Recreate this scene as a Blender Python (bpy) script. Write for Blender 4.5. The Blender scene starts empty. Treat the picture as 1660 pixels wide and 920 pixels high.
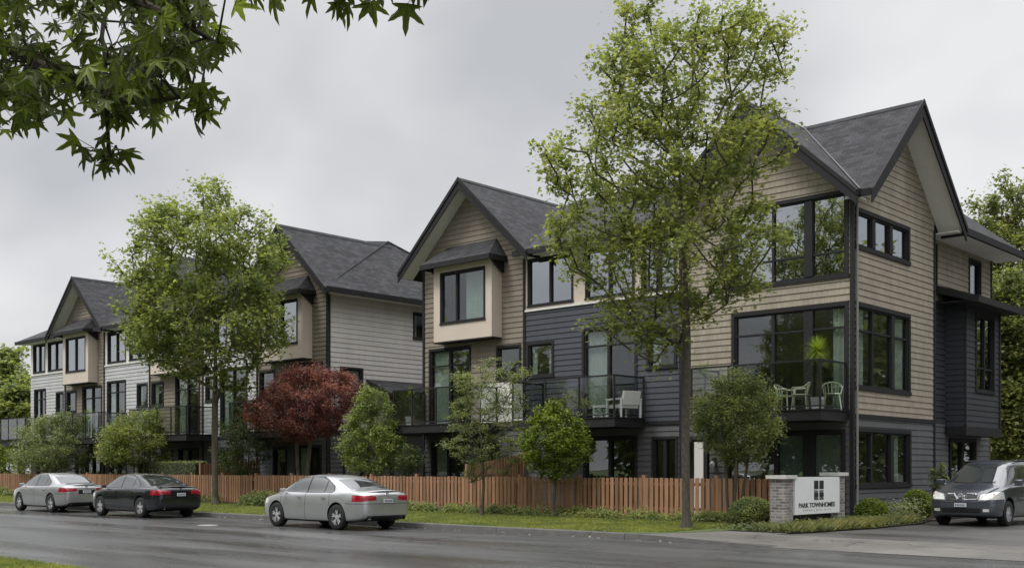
import bpy, bmesh, math, random
import numpy as np
from mathutils import Vector, Matrix
SC = bpy.context.scene
COL = SC.collection
random.seed(7)
PI = math.pi
# ------------------------------------------------------------------ camera frame (used to turn measured sight lines into points on real planes)
CAMH = 1.6; FPX = 1780.0; HOR = 759.0; CX = 830.0
RX, RY = 0.7351, 0.678          # camera right, in world
FX, FY = -0.678, 0.735          # camera forward, in world
def onY(px, Y):
    u = (px-CX)/FPX
    return Y*(RX*u+FX)/(RY*u+FY)
def onX(px, X):
    u = (px-CX)/FPX
    return X*(RY*u+FY)/(RX*u+FX)
def depth(X, Y): return X*FX+Y*FY
def zat(py, X, Y): return CAMH+(HOR-py)*depth(X, Y)/FPX

# ------------------------------------------------------------------ materials
MATS = {}
def _nodes(name):
    m = bpy.data.materials.new(name); m.use_nodes = True
    nt = m.node_tree; b = nt.nodes['Principled BSDF']
    return m, nt, b
def mat(name, col, rough=.6, metal=0, var=.12, scale=6, bump=0, coat=0, spec=.5, bscale=60, trans=0, stretch=None, island=0):
    if name in MATS: return MATS[name]
    m, nt, b = _nodes(name); N = nt.nodes; L = nt.links
    tc = N.new('ShaderNodeTexCoord')
    src = tc.outputs['Object']
    if stretch:
        mp = N.new('ShaderNodeMapping'); mp.inputs['Scale'].default_value = stretch
        L.new(src, mp.inputs['Vector']); src = mp.outputs['Vector']
    nz = N.new('ShaderNodeTexNoise'); nz.inputs['Scale'].default_value = scale; nz.inputs['Detail'].default_value = 5
    L.new(src, nz.inputs['Vector'])
    mx = N.new('ShaderNodeMix'); mx.data_type = 'RGBA'
    c0 = [max(0, c*(1-var*1.6)) for c in col]; c1 = [min(1, c*(1+var*1.6)) for c in col]
    mx.inputs['A'].default_value = (*c0, 1); mx.inputs['B'].default_value = (*c1, 1)
    L.new(nz.outputs['Fac'], mx.inputs['Factor']); L.new(mx.outputs['Result'], b.inputs['Base Color'])
    if island:
        ge = N.new('ShaderNodeNewGeometry'); mr = N.new('ShaderNodeMapRange'); mr.inputs['To Min'].default_value = 1-island; mr.inputs['To Max'].default_value = 1+island; L.new(ge.outputs['Random Per Island'], mr.inputs['Value'])
        mu = N.new('ShaderNodeMix'); mu.data_type = 'RGBA'; mu.blend_type = 'MULTIPLY'; mu.inputs['Factor'].default_value = 1; L.new(mx.outputs['Result'], mu.inputs['A']); L.new(mr.outputs['Result'], mu.inputs['B']); L.new(mu.outputs['Result'], b.inputs['Base Color'])
    b.inputs['Roughness'].default_value = rough; b.inputs['Metallic'].default_value = metal
    b.inputs['Coat Weight'].default_value = coat; b.inputs['Coat Roughness'].default_value = .05
    b.inputs['Specular IOR Level'].default_value = spec
    if bump:
        n2 = N.new('ShaderNodeTexNoise'); n2.inputs['Scale'].default_value = bscale; n2.inputs['Detail'].default_value = 4
        L.new(src, n2.inputs['Vector'])
        bp = N.new('ShaderNodeBump'); bp.inputs['Strength'].default_value = bump; bp.inputs['Distance'].default_value = .02
        L.new(n2.outputs['Fac'], bp.inputs['Height']); L.new(bp.outputs['Normal'], b.inputs['Normal'])
    MATS[name] = m; return m
def brickmat(name, col, bw, bh, var=.25, mortar=.006, mcol=None, rough=.85, bump=.3, offset=.5, c2=None, dirt=.25):
    """coursed material in metres, from the UVs laid along each face"""
    if name in MATS: return MATS[name]
    m, nt, b = _nodes(name); N = nt.nodes; L = nt.links
    tc = N.new('ShaderNodeTexCoord'); br = N.new('ShaderNodeTexBrick')
    br.offset = offset
    L.new(tc.outputs['UV'], br.inputs['Vector'])
    br.inputs['Scale'].default_value = 1; br.inputs['Brick Width'].default_value = bw; br.inputs['Row Height'].default_value = bh
    br.inputs['Mortar Size'].default_value = mortar; br.inputs['Mortar Smooth'].default_value = .3
    br.inputs['Color1'].default_value = (*[c*(1-var) for c in col], 1)
    c2 = c2 or [c*(1+var) for c in col]
    br.inputs['Color2'].default_value = (*c2, 1)
    mcol = mcol or [c*.45 for c in col]
    br.inputs['Mortar'].default_value = (*mcol, 1)
    nz = N.new('ShaderNodeTexNoise'); nz.inputs['Scale'].default_value = 1.1; nz.inputs['Detail'].default_value = 8; nz.inputs['Roughness'].default_value = .65
    L.new(tc.outputs['Object'], nz.inputs['Vector'])
    mr = N.new('ShaderNodeMapRange'); mr.inputs['From Min'].default_value = .3; mr.inputs['From Max'].default_value = .7
    mr.inputs['To Min'].default_value = 1-dirt; mr.inputs['To Max'].default_value = 1+dirt*.6
    L.new(nz.outputs['Fac'], mr.inputs['Value'])
    mu = N.new('ShaderNodeMix'); mu.data_type = 'RGBA'; mu.blend_type = 'MULTIPLY'; mu.inputs['Factor'].default_value = 1
    L.new(br.outputs['Color'], mu.inputs['A']); L.new(mr.outputs['Result'], mu.inputs['B']); 
    # rain streaks running down the wall
    mp = N.new('ShaderNodeMapping'); mp.inputs['Scale'].default_value = (2.6, 2.6, .22); L.new(tc.outputs['Object'], mp.inputs['Vector'])
    n3 = N.new('ShaderNodeTexNoise'); n3.inputs['Scale'].default_value = 1.6; n3.inputs['Detail'].default_value = 6; n3.inputs['Roughness'].default_value = .7; L.new(mp.outputs[0], n3.inputs['Vector'])
    m4 = N.new('ShaderNodeMapRange'); m4.inputs['From Min'].default_value = .35; m4.inputs['From Max'].default_value = .65; m4.inputs['To Min'].default_value = 1-dirt*.7; m4.inputs['To Max'].default_value = 1+dirt*.25; L.new(n3.outputs['Fac'], m4.inputs['Value'])
    mv = N.new('ShaderNodeMix'); mv.data_type = 'RGBA'; mv.blend_type = 'MULTIPLY'; mv.inputs['Factor'].default_value = 1; L.new(mu.outputs['Result'], mv.inputs['A']); L.new(m4.outputs['Result'], mv.inputs['B']); L.new(mv.outputs['Result'], b.inputs['Base Color'])
    b.inputs['Roughness'].default_value = rough
    n2 = N.new('ShaderNodeTexNoise'); n2.inputs['Scale'].default_value = 45; n2.inputs['Detail'].default_value = 4
    L.new(tc.outputs['Object'], n2.inputs['Vector'])
    ad = N.new('ShaderNodeMath'); ad.operation = 'MULTIPLY_ADD'; ad.inputs[1].default_value = -1.2
    L.new(br.outputs['Fac'], ad.inputs[0]); L.new(n2.outputs['Fac'], ad.inputs[2])
    bp = N.new('ShaderNodeBump'); bp.inputs['Strength'].default_value = bump; bp.inputs['Distance'].default_value = .01
    L.new(ad.outputs[0], bp.inputs['Height']); L.new(bp.outputs['Normal'], b.inputs['Normal'])
    MATS[name] = m; return m
def glassmat(name, refl=.2, tint=(.55, .6, .58), rough=.02, wob=.0):
    if name in MATS: return MATS[name]
    m = bpy.data.materials.new(name); m.use_nodes = True; nt = m.node_tree; N = nt.nodes; L = nt.links
    N.clear(); out = N.new('ShaderNodeOutputMaterial'); mx = N.new('ShaderNodeMixShader')
    tr = N.new('ShaderNodeBsdfTransparent'); tr.inputs['Color'].default_value = (*tint, 1)
    gl = N.new('ShaderNodeBsdfGlossy'); gl.inputs['Roughness'].default_value = rough; gl.inputs['Color'].default_value = (.92, .95, 1, 1)
    fr = N.new('ShaderNodeLayerWeight'); fr.inputs['Blend'].default_value = .5     # 1 - cos, the same on both faces of the pane
    pw = N.new('ShaderNodeMath'); pw.operation = 'POWER'; pw.inputs[1].default_value = 4.5; L.new(fr.outputs['Facing'], pw.inputs[0])
    ma = N.new('ShaderNodeMath'); ma.operation = 'ADD'; ma.inputs[1].default_value = refl+.04; ma.use_clamp = True
    L.new(pw.outputs[0], ma.inputs[0]); L.new(ma.outputs[0], mx.inputs['Fac'])
    if wob:
        tc = N.new('ShaderNodeTexCoord'); nz = N.new('ShaderNodeTexNoise'); nz.inputs['Scale'].default_value = 1.2
        L.new(tc.outputs['Object'], nz.inputs['Vector'])
        bp = N.new('ShaderNodeBump'); bp.inputs['Strength'].default_value = wob; bp.inputs['Distance'].default_value = .02
        L.new(nz.outputs['Fac'], bp.inputs['Height']); L.new(bp.outputs['Normal'], gl.inputs['Normal'])
    L.new(tr.outputs[0], mx.inputs[1]); L.new(gl.outputs[0], mx.inputs[2]); L.new(mx.outputs[0], out.inputs['Surface'])
    MATS[name] = m; return m
def leafmat(name, c0, c1, c2=None, trans=.35, rough=.5):
    """leaf colour varies leaf by leaf (random per island), with light passing through"""
    if name in MATS: return MATS[name]
    m = bpy.data.materials.new(name); m.use_nodes = True; nt = m.node_tree; N = nt.nodes; L = nt.links
    N.clear(); out = N.new('ShaderNodeOutputMaterial')
    ge = N.new('ShaderNodeNewGeometry'); cr = N.new('ShaderNodeValToRGB')
    el = cr.color_ramp.elements; el[0].position = .0; el[0].color = (*c0, 1); el[1].position = .8; el[1].color = (*c1, 1)
    if c2:
        e = el.new(.97); e.color = (*c2, 1)
    L.new(ge.outputs['Random Per Island'], cr.inputs['Fac'])
    pb = N.new('ShaderNodeBsdfPrincipled'); pb.inputs['Roughness'].default_value = rough; pb.inputs['Specular IOR Level'].default_value = .35
    # sprays differ in tone: younger, yellower growth here, older growth there
    tc = N.new('ShaderNodeTexCoord'); nz = N.new('ShaderNodeTexNoise'); nz.inputs['Scale'].default_value = 1.1; nz.inputs['Detail'].default_value = 3; L.new(tc.outputs['Object'], nz.inputs['Vector'])
    c2r = N.new('ShaderNodeValToRGB'); ee = c2r.color_ramp.elements; ee[0].position = .36; ee[0].color = (.70, .76, .82, 1); ee[1].position = .64; ee[1].color = (1.28, 1.18, 1.0, 1); L.new(nz.outputs['Fac'], c2r.inputs['Fac'])
    mt = N.new('ShaderNodeMix'); mt.data_type = 'RGBA'; mt.blend_type = 'MULTIPLY'; mt.inputs['Factor'].default_value = 1; L.new(cr.outputs['Color'], mt.inputs['A']); L.new(c2r.outputs['Color'], mt.inputs['B'])
    tl = N.new('ShaderNodeBsdfTranslucent')
    br = N.new('ShaderNodeMix'); br.data_type = 'RGBA'; br.blend_type = 'MULTIPLY'; br.inputs['Factor'].default_value = 1
    br.inputs['B'].default_value = (1.5, 1.6, .9, 1); L.new(mt.outputs['Result'], pb.inputs['Base Color']); L.new(mt.outputs['Result'], br.inputs['A']); L.new(br.outputs['Result'], tl.inputs['Color'])
    mx = N.new('ShaderNodeMixShader'); mx.inputs['Fac'].default_value = trans
    L.new(pb.outputs[0], mx.inputs[1]); L.new(tl.outputs[0], mx.inputs[2]); L.new(mx.outputs[0], out.inputs['Surface'])
    MATS[name] = m; return m

M_TAN = brickmat('tan_shingle_siding', (.345, .300, .236), .17, .19, var=.07, mortar=.004, rough=.85, bump=.35, dirt=.16, offset=.37)
M_BROWN = brickmat('brown_tan_siding', (.25, .212, .168), 2.4, .19, var=.06, mortar=.003, rough=.8, bump=.2, dirt=.14)
M_NAVY = brickmat('navy_siding', (.058, .064, .080), 3.1, .19, var=.06, mortar=.002, rough=.62, bump=.12, dirt=.12)
M_DNAVY = brickmat('dark_navy_siding', (.034, .037, .045), 3.1, .19, var=.06, mortar=.002, rough=.6, bump=.12, dirt=.12)
M_GREYS = brickmat('charcoal_siding', (.108, .109, .114), 3.1, .19, var=.06, mortar=.002, rough=.7, bump=.12, dirt=.14)
M_WHITES = brickmat('pale_grey_siding', (.50, .50, .495), 3.3, .19, var=.04, mortar=.002, rough=.7, bump=.12, dirt=.10)
M_TAUPES = brickmat('warm_grey_siding', (.53, .51, .475), 3.3, .2, var=.04, mortar=.002, rough=.7, bump=.12, dirt=.10)
M_CREAM = mat('cream_panel', (.62, .53, .45), .6, var=.05, scale=2, bump=.05)
M_TRIM = mat('charcoal_trim', (.024, .0235, .025), .7, var=.15, scale=3, spec=.25)
M_WHITET = mat('white_trim', (.72, .70, .66), .5, var=.04)
M_SOFFIT = mat('pale_soffit', (.78, .77, .73), .7, var=.05)
M_ROOF = brickmat('asphalt_shingle_roof', (.044, .044, .048), .31, .145, var=.38, mortar=.008, mcol=(.016, .016, .019), rough=.95, bump=.6, dirt=.30)
M_BRICK = brickmat('grey_brown_brick', (.20, .187, .176), .2, .07, var=.35, mortar=.010, mcol=(.42, .40, .37), c2=(.34, .31, .29), rough=.95, bump=.8)
M_CONC = mat('pale_concrete', (.55, .54, .50), .9, var=.1, scale=9, bump=.2)
M_GLASS = glassmat('window_glass', .06, (.74, .77, .75), .0, .05)
M_GLASSB = glassmat('coated_window_glass', .30, (.5, .55, .56), .0, .05)
M_RAILG = glassmat('balcony_glass', .02, (.78, .80, .79), .0)
M_INT = mat('interior_plaster', (.66, .63, .58), .9, var=.1)
M_CURT = mat('curtain_cloth', (.74, .80, .76), .9, var=.08, scale=3)
M_BLIND = mat('white_blind', (.72, .72, .74), .8, var=.03)
M_FROST = mat('frosted_panel', (.30, .36, .34), .35, var=.08, scale=1.5)
M_DARKDOOR = mat('dark_door', (.03, .031, .033), .35, var=.1)
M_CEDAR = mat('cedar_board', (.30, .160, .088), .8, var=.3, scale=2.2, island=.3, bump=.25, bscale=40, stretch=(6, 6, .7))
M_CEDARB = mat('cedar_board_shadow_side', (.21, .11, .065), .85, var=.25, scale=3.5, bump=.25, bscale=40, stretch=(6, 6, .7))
M_BARK = mat('mossy_bark', (.095, .08, .058), .95, var=.5, scale=9, bump=1, bscale=30, stretch=(1, 1, .35))
M_BARKG = mat('lichened_bark', (.075, .066, .048), .95, var=.55, scale=16, bump=1, bscale=35, stretch=(1, 1, .6))
M_TWIG = mat('dark_twig', (.035, .026, .018), .9, var=.3)
M_TYRE = mat('tyre_rubber', (.012, .012, .013), .85, var=.2)
M_RIM = mat('alloy_rim', (.62, .62, .63), .35, metal=.55, var=.1)
M_BLACKP = mat('black_plastic', (.012, .012, .014), .45, var=.1)
M_CARGLASS = mat('dark_car_glass', (.030, .036, .038), .03, var=.15, scale=2, coat=1, spec=1)
M_CARGLASSL = mat('pale_car_glass', (.055, .062, .062), .03, var=.3, scale=2, coat=1, spec=1)
M_RED = mat('red_lens', (.30, .008, .018), .1, var=.35, scale=14, coat=1)
M_LAMP = mat('clear_lens', (.62, .62, .58), .08, var=.35, scale=12, coat=1)
M_AMBER = mat('amber_lens', (.65, .18, .02), .1, coat=1)
M_CHROME = mat('chrome', (.72, .72, .73), .08, metal=1, var=.02)
M_PLATE = mat('licence_plate', (.55, .56, .58), .4, var=.05)
M_SIGN = mat('white_sign_board', (.74, .75, .74), .5, var=.04, scale=4)
M_BLACK = mat('black_lettering', (.012, .014, .014), .5)
M_WFURN = mat('white_furniture', (.75, .75, .74), .5, var=.04)
M_GFURN = mat('pale_green_furniture', (.50, .55, .40), .5, var=.06)
M_POT = mat('white_pot', (.62, .62, .64), .5, var=.06)
M_SOIL = mat('dark_mulch', (.035, .026, .018), .95, var=.5, scale=30, bump=.8)

# ------------------------------------------------------------------ object helpers
def tag(o, label=None, cat=None, group=None, kind=None):
    if label: o['label'] = label
    if cat: o['category'] = cat
    if group: o['group'] = group
    if kind: o['kind'] = kind
    return o
def empty(name, loc, label, cat, group=None, rz=0):
    o = bpy.data.objects.new(name, None); COL.objects.link(o)
    o.location = loc; o.rotation_euler = (0, 0, rz); o.empty_display_size = .3
    return tag(o, label, cat, group)
def origin(o):
    v = Vector((0, 0, 0))
    while o is not None:
        v += Vector(o.location); o = o.parent
    return v
def link(name, me, material=None, parent=None, smooth=False, local=False):
    """link a mesh as ONE object; its vertices are world coordinates unless local"""
    if parent is not None and not local:
        o3 = origin(parent); me.transform(Matrix.Translation(-o3))
    if material is not None:
        for mm in (material if isinstance(material, (list, tuple)) else [material]): me.materials.append(mm)
    if smooth:
        me.polygons.foreach_set('use_smooth', [True]*len(me.polygons))
    ob = bpy.data.objects.new(name, me); COL.objects.link(ob); ob.parent = parent
    return ob
class MB:
    def __init__(s): s.v = []; s.f = []; s.uv = []
    def face(s, pts, uvs=None):
        n = len(s.v); s.v += [tuple(p) for p in pts]; s.f.append(tuple(range(n, n+len(pts))))
        if uvs is None:
            p = [Vector(q) for q in pts]
            e = (p[1]-p[0]); e = e.normalized() if e.length > 1e-9 else Vector((1, 0, 0))
            nn = e.cross(p[-1]-p[0]); g = nn.cross(e); g = g.normalized() if g.length > 1e-9 else Vector((0, 0, 1))
            uvs = [((q-p[0]).dot(e), (q-p[0]).dot(g)) for q in p]
        s.uv += list(uvs)
    def box(s, x0, x1, y0, y1, z0, z1):
        if x0 > x1: x0, x1 = x1, x0
        if y0 > y1: y0, y1 = y1, y0
        if z0 > z1: z0, z1 = z1, z0
        a = [(x0, y0, z0), (x1, y0, z0), (x1, y1, z0), (x0, y1, z0), (x0, y0, z1), (x1, y0, z1), (x1, y1, z1), (x0, y1, z1)]
        for q in ((0, 1, 5, 4), (1, 2, 6, 5), (2, 3, 7, 6), (3, 0, 4, 7)):
            P = [a[i] for i in q]
            horiz = [(p[0]+p[1]) for p in P]
            s.face(P, [(h, p[2]) for h, p in zip(horiz, P)])
        s.face([a[i] for i in (4, 5, 6, 7)]); s.face([a[i] for i in (3, 2, 1, 0)])
    def wbox(s, wm, a0, a1, o0, o1, z0, z1):
        p = wm(a0, o0, z0); q = wm(a1, o1, z1)
        s.box(p[0], q[0], p[1], q[1], p[2], q[2])
    def prism(s, poly, off):
        """poly: list of 3-D points, off: vector; closed solid"""
        o = Vector(off); P = [Vector(p) for p in poly]; Q = [p+o for p in P]
        s.face(P); s.face(list(reversed(Q)))
        for i in range(len(P)):
            j = (i+1) % len(P); s.face([P[i], Q[i], Q[j], P[j]])
    def tube(s, p0, p1, r0, r1=None, n=6, cap=True):
        r1 = r0 if r1 is None else r1
        p0 = Vector(p0); p1 = Vector(p1); d = p1-p0
        if d.length < 1e-7: return
        d.normalize(); a = d.orthogonal().normalized(); b = d.cross(a)
        A = [p0+(a*math.cos(2*PI*k/n)+b*math.sin(2*PI*k/n))*r0 for k in range(n)]
        B = [p1+(a*math.cos(2*PI*k/n)+b*math.sin(2*PI*k/n))*r1 for k in range(n)]
        for k in range(n):
            j = (k+1) % n; s.face([A[k], A[j], B[j], B[k]])
        if cap: s.face(list(reversed(A))); s.face(B)
    def lathe(s, c, prof, n=16):
        for (r0, z0), (r1, z1) in zip(prof[:-1], prof[1:]):
            for k in range(n):
                t0 = 2*PI*k/n; t1 = 2*PI*(k+1)/n
                s.face([(c[0]+r0*math.cos(t0), c[1]+r0*math.sin(t0), c[2]+z0), (c[0]+r0*math.cos(t1), c[1]+r0*math.sin(t1), c[2]+z0),
                        (c[0]+r1*math.cos(t1), c[1]+r1*math.sin(t1), c[2]+z1), (c[0]+r1*math.cos(t0), c[1]+r1*math.sin(t0), c[2]+z1)])
    def mesh(s, name, weld=False):
        me = bpy.data.meshes.new(name); me.from_pydata(s.v, [], s.f)
        uvl = me.uv_layers.new(name='UVMap')
        uvl.data.foreach_set('uv', np.array(s.uv, dtype=np.float32).ravel())
        if weld:
            bm = bmesh.new(); bm.from_mesh(me); bmesh.ops.remove_doubles(bm, verts=bm.verts, dist=1e-5)
            bmesh.ops.recalc_face_normals(bm, faces=bm.faces); bm.to_mesh(me); bm.free()
        me.update(); return me
    def build(s, name, material, parent=None, smooth=False, local=False, weld=False):
        return link(name, s.mesh(name, weld), material, parent, smooth, local)
def copy_tree(o, parent=None):
    c = o.copy(); COL.objects.link(c)
    c.parent = parent
    for ch in list(o.children): copy_tree(ch, c)
    return c

# ------------------------------------------------------------------ architecture helpers
def frontwall(Y): return lambda a, o, z: (a, Y-o, z)
def sidewall(X): return lambda a, o, z: (X+o, a, z)
def siding(wm, a0, a1, z0, z1, holes=(), h=.19, lap=.024, top=None, mb=None, step=None):
    """lap boards with real overlap, cut round the openings; top(a) limits a gable"""
    mb = mb or MB()
    zc = z0
    def lim(z):
        if top is None: return (a0, a1)
        lo, hi, zb = top         # (apex a, slope, apex z)
        hw = max(0, (zb-z)/hi)
        return (max(a0, lo-hw), min(a1, lo+hw))
    while zc < z1-1e-4:
        zt = min(zc+h, z1)
        br = sorted({zc, zt, *[q for hh in holes for q in (hh[2], hh[3]) if zc < q < zt]})
        for zb_, ze_ in zip(br[:-1], br[1:]):
            lo0, hi0 = lim(zb_); lo1, hi1 = lim(ze_)
            if hi0-lo0 < .02: continue
            if hi1 < lo1: hi1 = lo1 = (lo1+hi1)/2
            iv = [(lo0, hi0, lo1, hi1)]
            for hh in holes:
                if hh[2] >= ze_-1e-5 or hh[3] <= zb_+1e-5: continue
                nv = []
                for (l0, r0, l1, r1) in iv:
                    if hh[1] <= l0 or hh[0] >= r0: nv.append((l0, r0, l1, r1)); continue
                    if hh[0] > l0: nv.append((l0, hh[0], l1, max(l1, hh[0])))
                    if hh[1] < r0: nv.append((hh[1], r0, min(r1, hh[1]), r1))
                iv = nv
            ob = lap*(1-(zb_-zc)/h)+.002; oe = lap*(1-(ze_-zc)/h)+.002
            for (l0, r0, l1, r1) in iv:
                if r0-l0 < .004: continue
                mb.face([wm(l0, ob, zb_), wm(r0, ob, zb_), wm(r1, oe, ze_), wm(l1, oe, ze_)], [(l0, zb_-z0+.003), (r0, zb_-z0+.003), (r1, ze_-z0-.003), (l1, ze_-z0-.003)])
                if zb_ == zc and lap > 0: mb.face([wm(l0, 0, zb_), wm(r0, 0, zb_), wm(r0, ob, zb_), wm(l0, ob, zb_)])
        zc = zt
    return mb
_wr = random.Random(12)
def window(house, wm, a0, a1, z0, z1, vm=(), hm=(), glass=None, curtain=None, fr=.05, casing=.09, name='window', fm=None, pm=None, deep=.12, label=None, cas_out=.045):
    """casing + frame + mullions as one mesh, glass and curtain as its pieces. vm: x positions or (x, half-width); hm: (z, x0, x1)"""
    fm = fm or M_TRIM; b = MB()
    c = casing
    if c:
        b.wbox(wm, a0-c, a1+c, .0, cas_out, z1, z1+c); b.wbox(wm, a0-c-.02, a1+c+.02, .0, cas_out+.02, z0-c, z0)
        b.wbox(wm, a0-c, a0, .0, cas_out, z0, z1); b.wbox(wm, a1, a1+c, .0, cas_out, z0, z1)
    b.wbox(wm, a0, a0+fr, -deep, -.004, z0, z1); b.wbox(wm, a1-fr, a1, -deep, -.004, z0, z1)
    b.wbox(wm, a0+fr, a1-fr, -deep, -.004, z0, z0+fr); b.wbox(wm, a0+fr, a1-fr, -deep, -.004, z1-fr, z1)
    for v in vm:
        x, w = v if isinstance(v, tuple) else (v, .032)
        b.wbox(wm, x-w, x+w, -deep+.005, .002 if w < .06 else .02, z0+fr, z1-fr)
    for (z, x0, x1) in hm:
        b.wbox(wm, x0, x1, -deep+.01, -.012, z-.028, z+.028)
    w_ = b.build(name, fm, house)
    if label: w_['label'] = label
    if curtain is None and pm is None and name == 'window':
        q = _wr.random(); W_ = a1-a0
        if q < .35: curtain = [(a0+fr, a0+fr+W_*.2), (a1-fr-W_*.2, a1-fr)]
        elif q < .6: curtain = [(a0+fr, a0+fr+W_*_wr.uniform(.3, .5))]
    g = MB(); g.wbox(wm, a0+fr*.5, a1-fr*.5, -.075, -.067, z0+fr*.5, z1-fr*.5)
    g.build('pane', glass or M_GLASS, w_)
    if pm is not None:
        k = MB(); k.wbox(wm, a0+fr*.5, a1-fr*.5, -.115, -.085, z0+fr*.5, z1-fr*.5); k.build('blind', pm, w_)
    for (c0, c1) in (curtain or ()):
        k = MB(); n = max(4, int((c1-c0)/.035)); pts = [(c0+(c1-c0)*i/n, -.16+.03*math.sin(i*1.57)) for i in range(n+1)]
        for p, q in zip(pts[:-1], pts[1:]): k.face([wm(p[0], p[1], z0+.02), wm(q[0], q[1], z0+.02), wm(q[0], q[1], z1-.04), wm(p[0], p[1], z1-.04)])
        k.build('curtain', M_CURT, w_)
    return w_
def roofslab(mb, pts, th=.12):
    """pts: outline of a roof plane at its upper surface; adds the top and, th below, the underside edge faces"""
    P = [Vector(p) for p in pts]
    n = (P[1]-P[0]).cross(P[-1]-P[0]).normalized()
    if n.z < 0: P.reverse(); n = -n
    # u along the horizontal (eave) direction, v up the slope
    e = Vector((-n.y, n.x, 0)); e = e.normalized() if e.length > 1e-6 else Vector((1, 0, 0)); g = n.cross(e)
    mb.face(P, [(p.dot(e), p.dot(g)) for p in P])
    Q = [p-Vector((0, 0, th)) for p in P]
    for i in range(len(P)):
        j = (i+1) % len(P); mb.face([P[i], Q[i], Q[j], P[j]])
    mb.face(list(reversed(Q)))
def gable(house, axis, c, half, f, bk, ze, zr, soffit_in, depth_=.34, planes=None, gut=(None, None)):
    """gable roof; axis 'Y': ridge along Y at X=c, front end at Y=f ; axis 'X': ridge along X at Y=c, front end at X=f. soffit_in: where the wall below stands"""
    w = (lambda t, s, z: (t, s, z)) if axis == 'Y' else (lambda t, s, z: (s, t, z))
    sg = 1 if bk > f else -1
    mb = MB()
    for pl in (planes or [[w(c-half, f, ze), w(c, f, zr), w(c, bk, zr), w(c-half, bk, ze)], [w(c+half, f, ze), w(c, f, zr), w(c, bk, zr), w(c+half, bk, ze)]]): roofslab(mb, pl, .13)
    r = mb.build('gable_roof', M_ROOF, house)
    # ridge cap
    cap = MB(); 
    for s_ in (-1, 1):
        sl = (zr-ze)/half
        cap.prism([w(c, f, zr+.03), w(c+s_*.15, f, zr+.03-.15*sl), w(c+s_*.15, f, zr+.005-.15*sl), w(c, f, zr+.005)], Vector(w(0, bk-f, 0)))
    cap.build('ridge_cap', M_ROOF, r)
    sl = (zr-ze)/half
    for s_ in (-1, 1):
        b = MB()
        # barge board, full depth at the face, with a thin upper lip standing proud
        x0 = c+s_*(half+.06); z0 = ze-.06*sl
        b.prism([w(x0, f-sg*.045, z0+.02), w(c, f-sg*.045, zr+.02), w(c, f-sg*.045, zr+.02-depth_*1.25), w(x0, f-sg*.045, z0+.02-depth_*1.0)], Vector(w(0, sg*.043, 0)))
        b.prism([w(x0, f-sg*.085, z0+.045), w(c, f-sg*.085, zr+.045), w(c, f-sg*.085, zr-.12), w(x0, f-sg*.085, z0-.10)], Vector(w(0, sg*.038, 0)))
        b.build('barge_board', M_TRIM, r)
        s2 = MB()
        s2.prism([w(c+s_*(half-.01), f, ze-.15), w(c, f, zr-.15), w(c, f, zr-.20), w(c+s_*(half-.01), f, ze-.20)], Vector(w(0, soffit_in-f, 0)))
        s2.build('soffit', M_SOFFIT, r)
        # eave fascia / gutter running back
        g = MB()
        e0 = c+s_*half; e1 = c+s_*(half+.10); gb = gut[0 if s_ < 0 else 1]; gb = bk if gb is None else gb
        g.prism([w(e0, f, ze-.02), w(e1, f, ze-.02), w(e1-s_*.02, f, ze-.20), w(e0, f, ze-.20)], Vector(w(0, (gb-f), 0)))
        g.build('gutter', M_TRIM, r)
    return r
def balcony(house, x0, x1, yf, ywall=29.3, zd=3.24, posts=(), left_open=False, ph=1.34):
    d = MB(); d.box(x0, x1, yf, ywall-.02, 2.93, zd-.03); d.box(x0-.03, x1+.03, yf-.03, ywall-.03, zd-.028, zd)
    dk = d.build('balcony', M_TRIM, house)
    rt = MB(); zt = zd+ph
    rt.box(x0, x1, yf-.02, yf+.03, zt-.05, zt); rt.box(x1-.05, x1, yf+.031, ywall-.05, zt-.05, zt)
    rt.box(x0, x0+.05, yf+.031, ywall-.05, zt-.05, zt)
    rt.box(x0+.03, x1-.03, yf-.01, yf+.02, zd+.06, zd+.10); rt.box(x1-.04, x1-.01, yf+.021, ywall-.05, zd+.06, zd+.10)
    rt.build('top_rail', M_TRIM, dk)
    xs = sorted(set([x0+.025]+list(posts)+[x1-.025]))
    for x in xs:
        p = MB(); p.box(x-.025, x+.025, yf-.015, yf+.028, zd+.001, zt-.051); p.build('post', M_TRIM, dk)
    for x in (x0+.025, x1-.025):
        p = MB(); p.box(x-.022, x+.022, ywall-.10, ywall-.052, zd+.001, zt-.051); p.build('post', M_TRIM, dk)
    for a, b in zip(xs[:-1], xs[1:]):
        g = MB(); g.box(a+.03, b-.03, yf+.002, yf+.012, zd+.102, zt-.052); g.build('glass_panel', M_RAILG, dk)
    for x in (x0+.02, x1-.03):
        g = MB(); g.box(x, x+.01, yf+.05, ywall-.11, zd+.102, zt-.052); g.build('glass_panel', M_RAILG, dk)
    return dk

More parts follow.
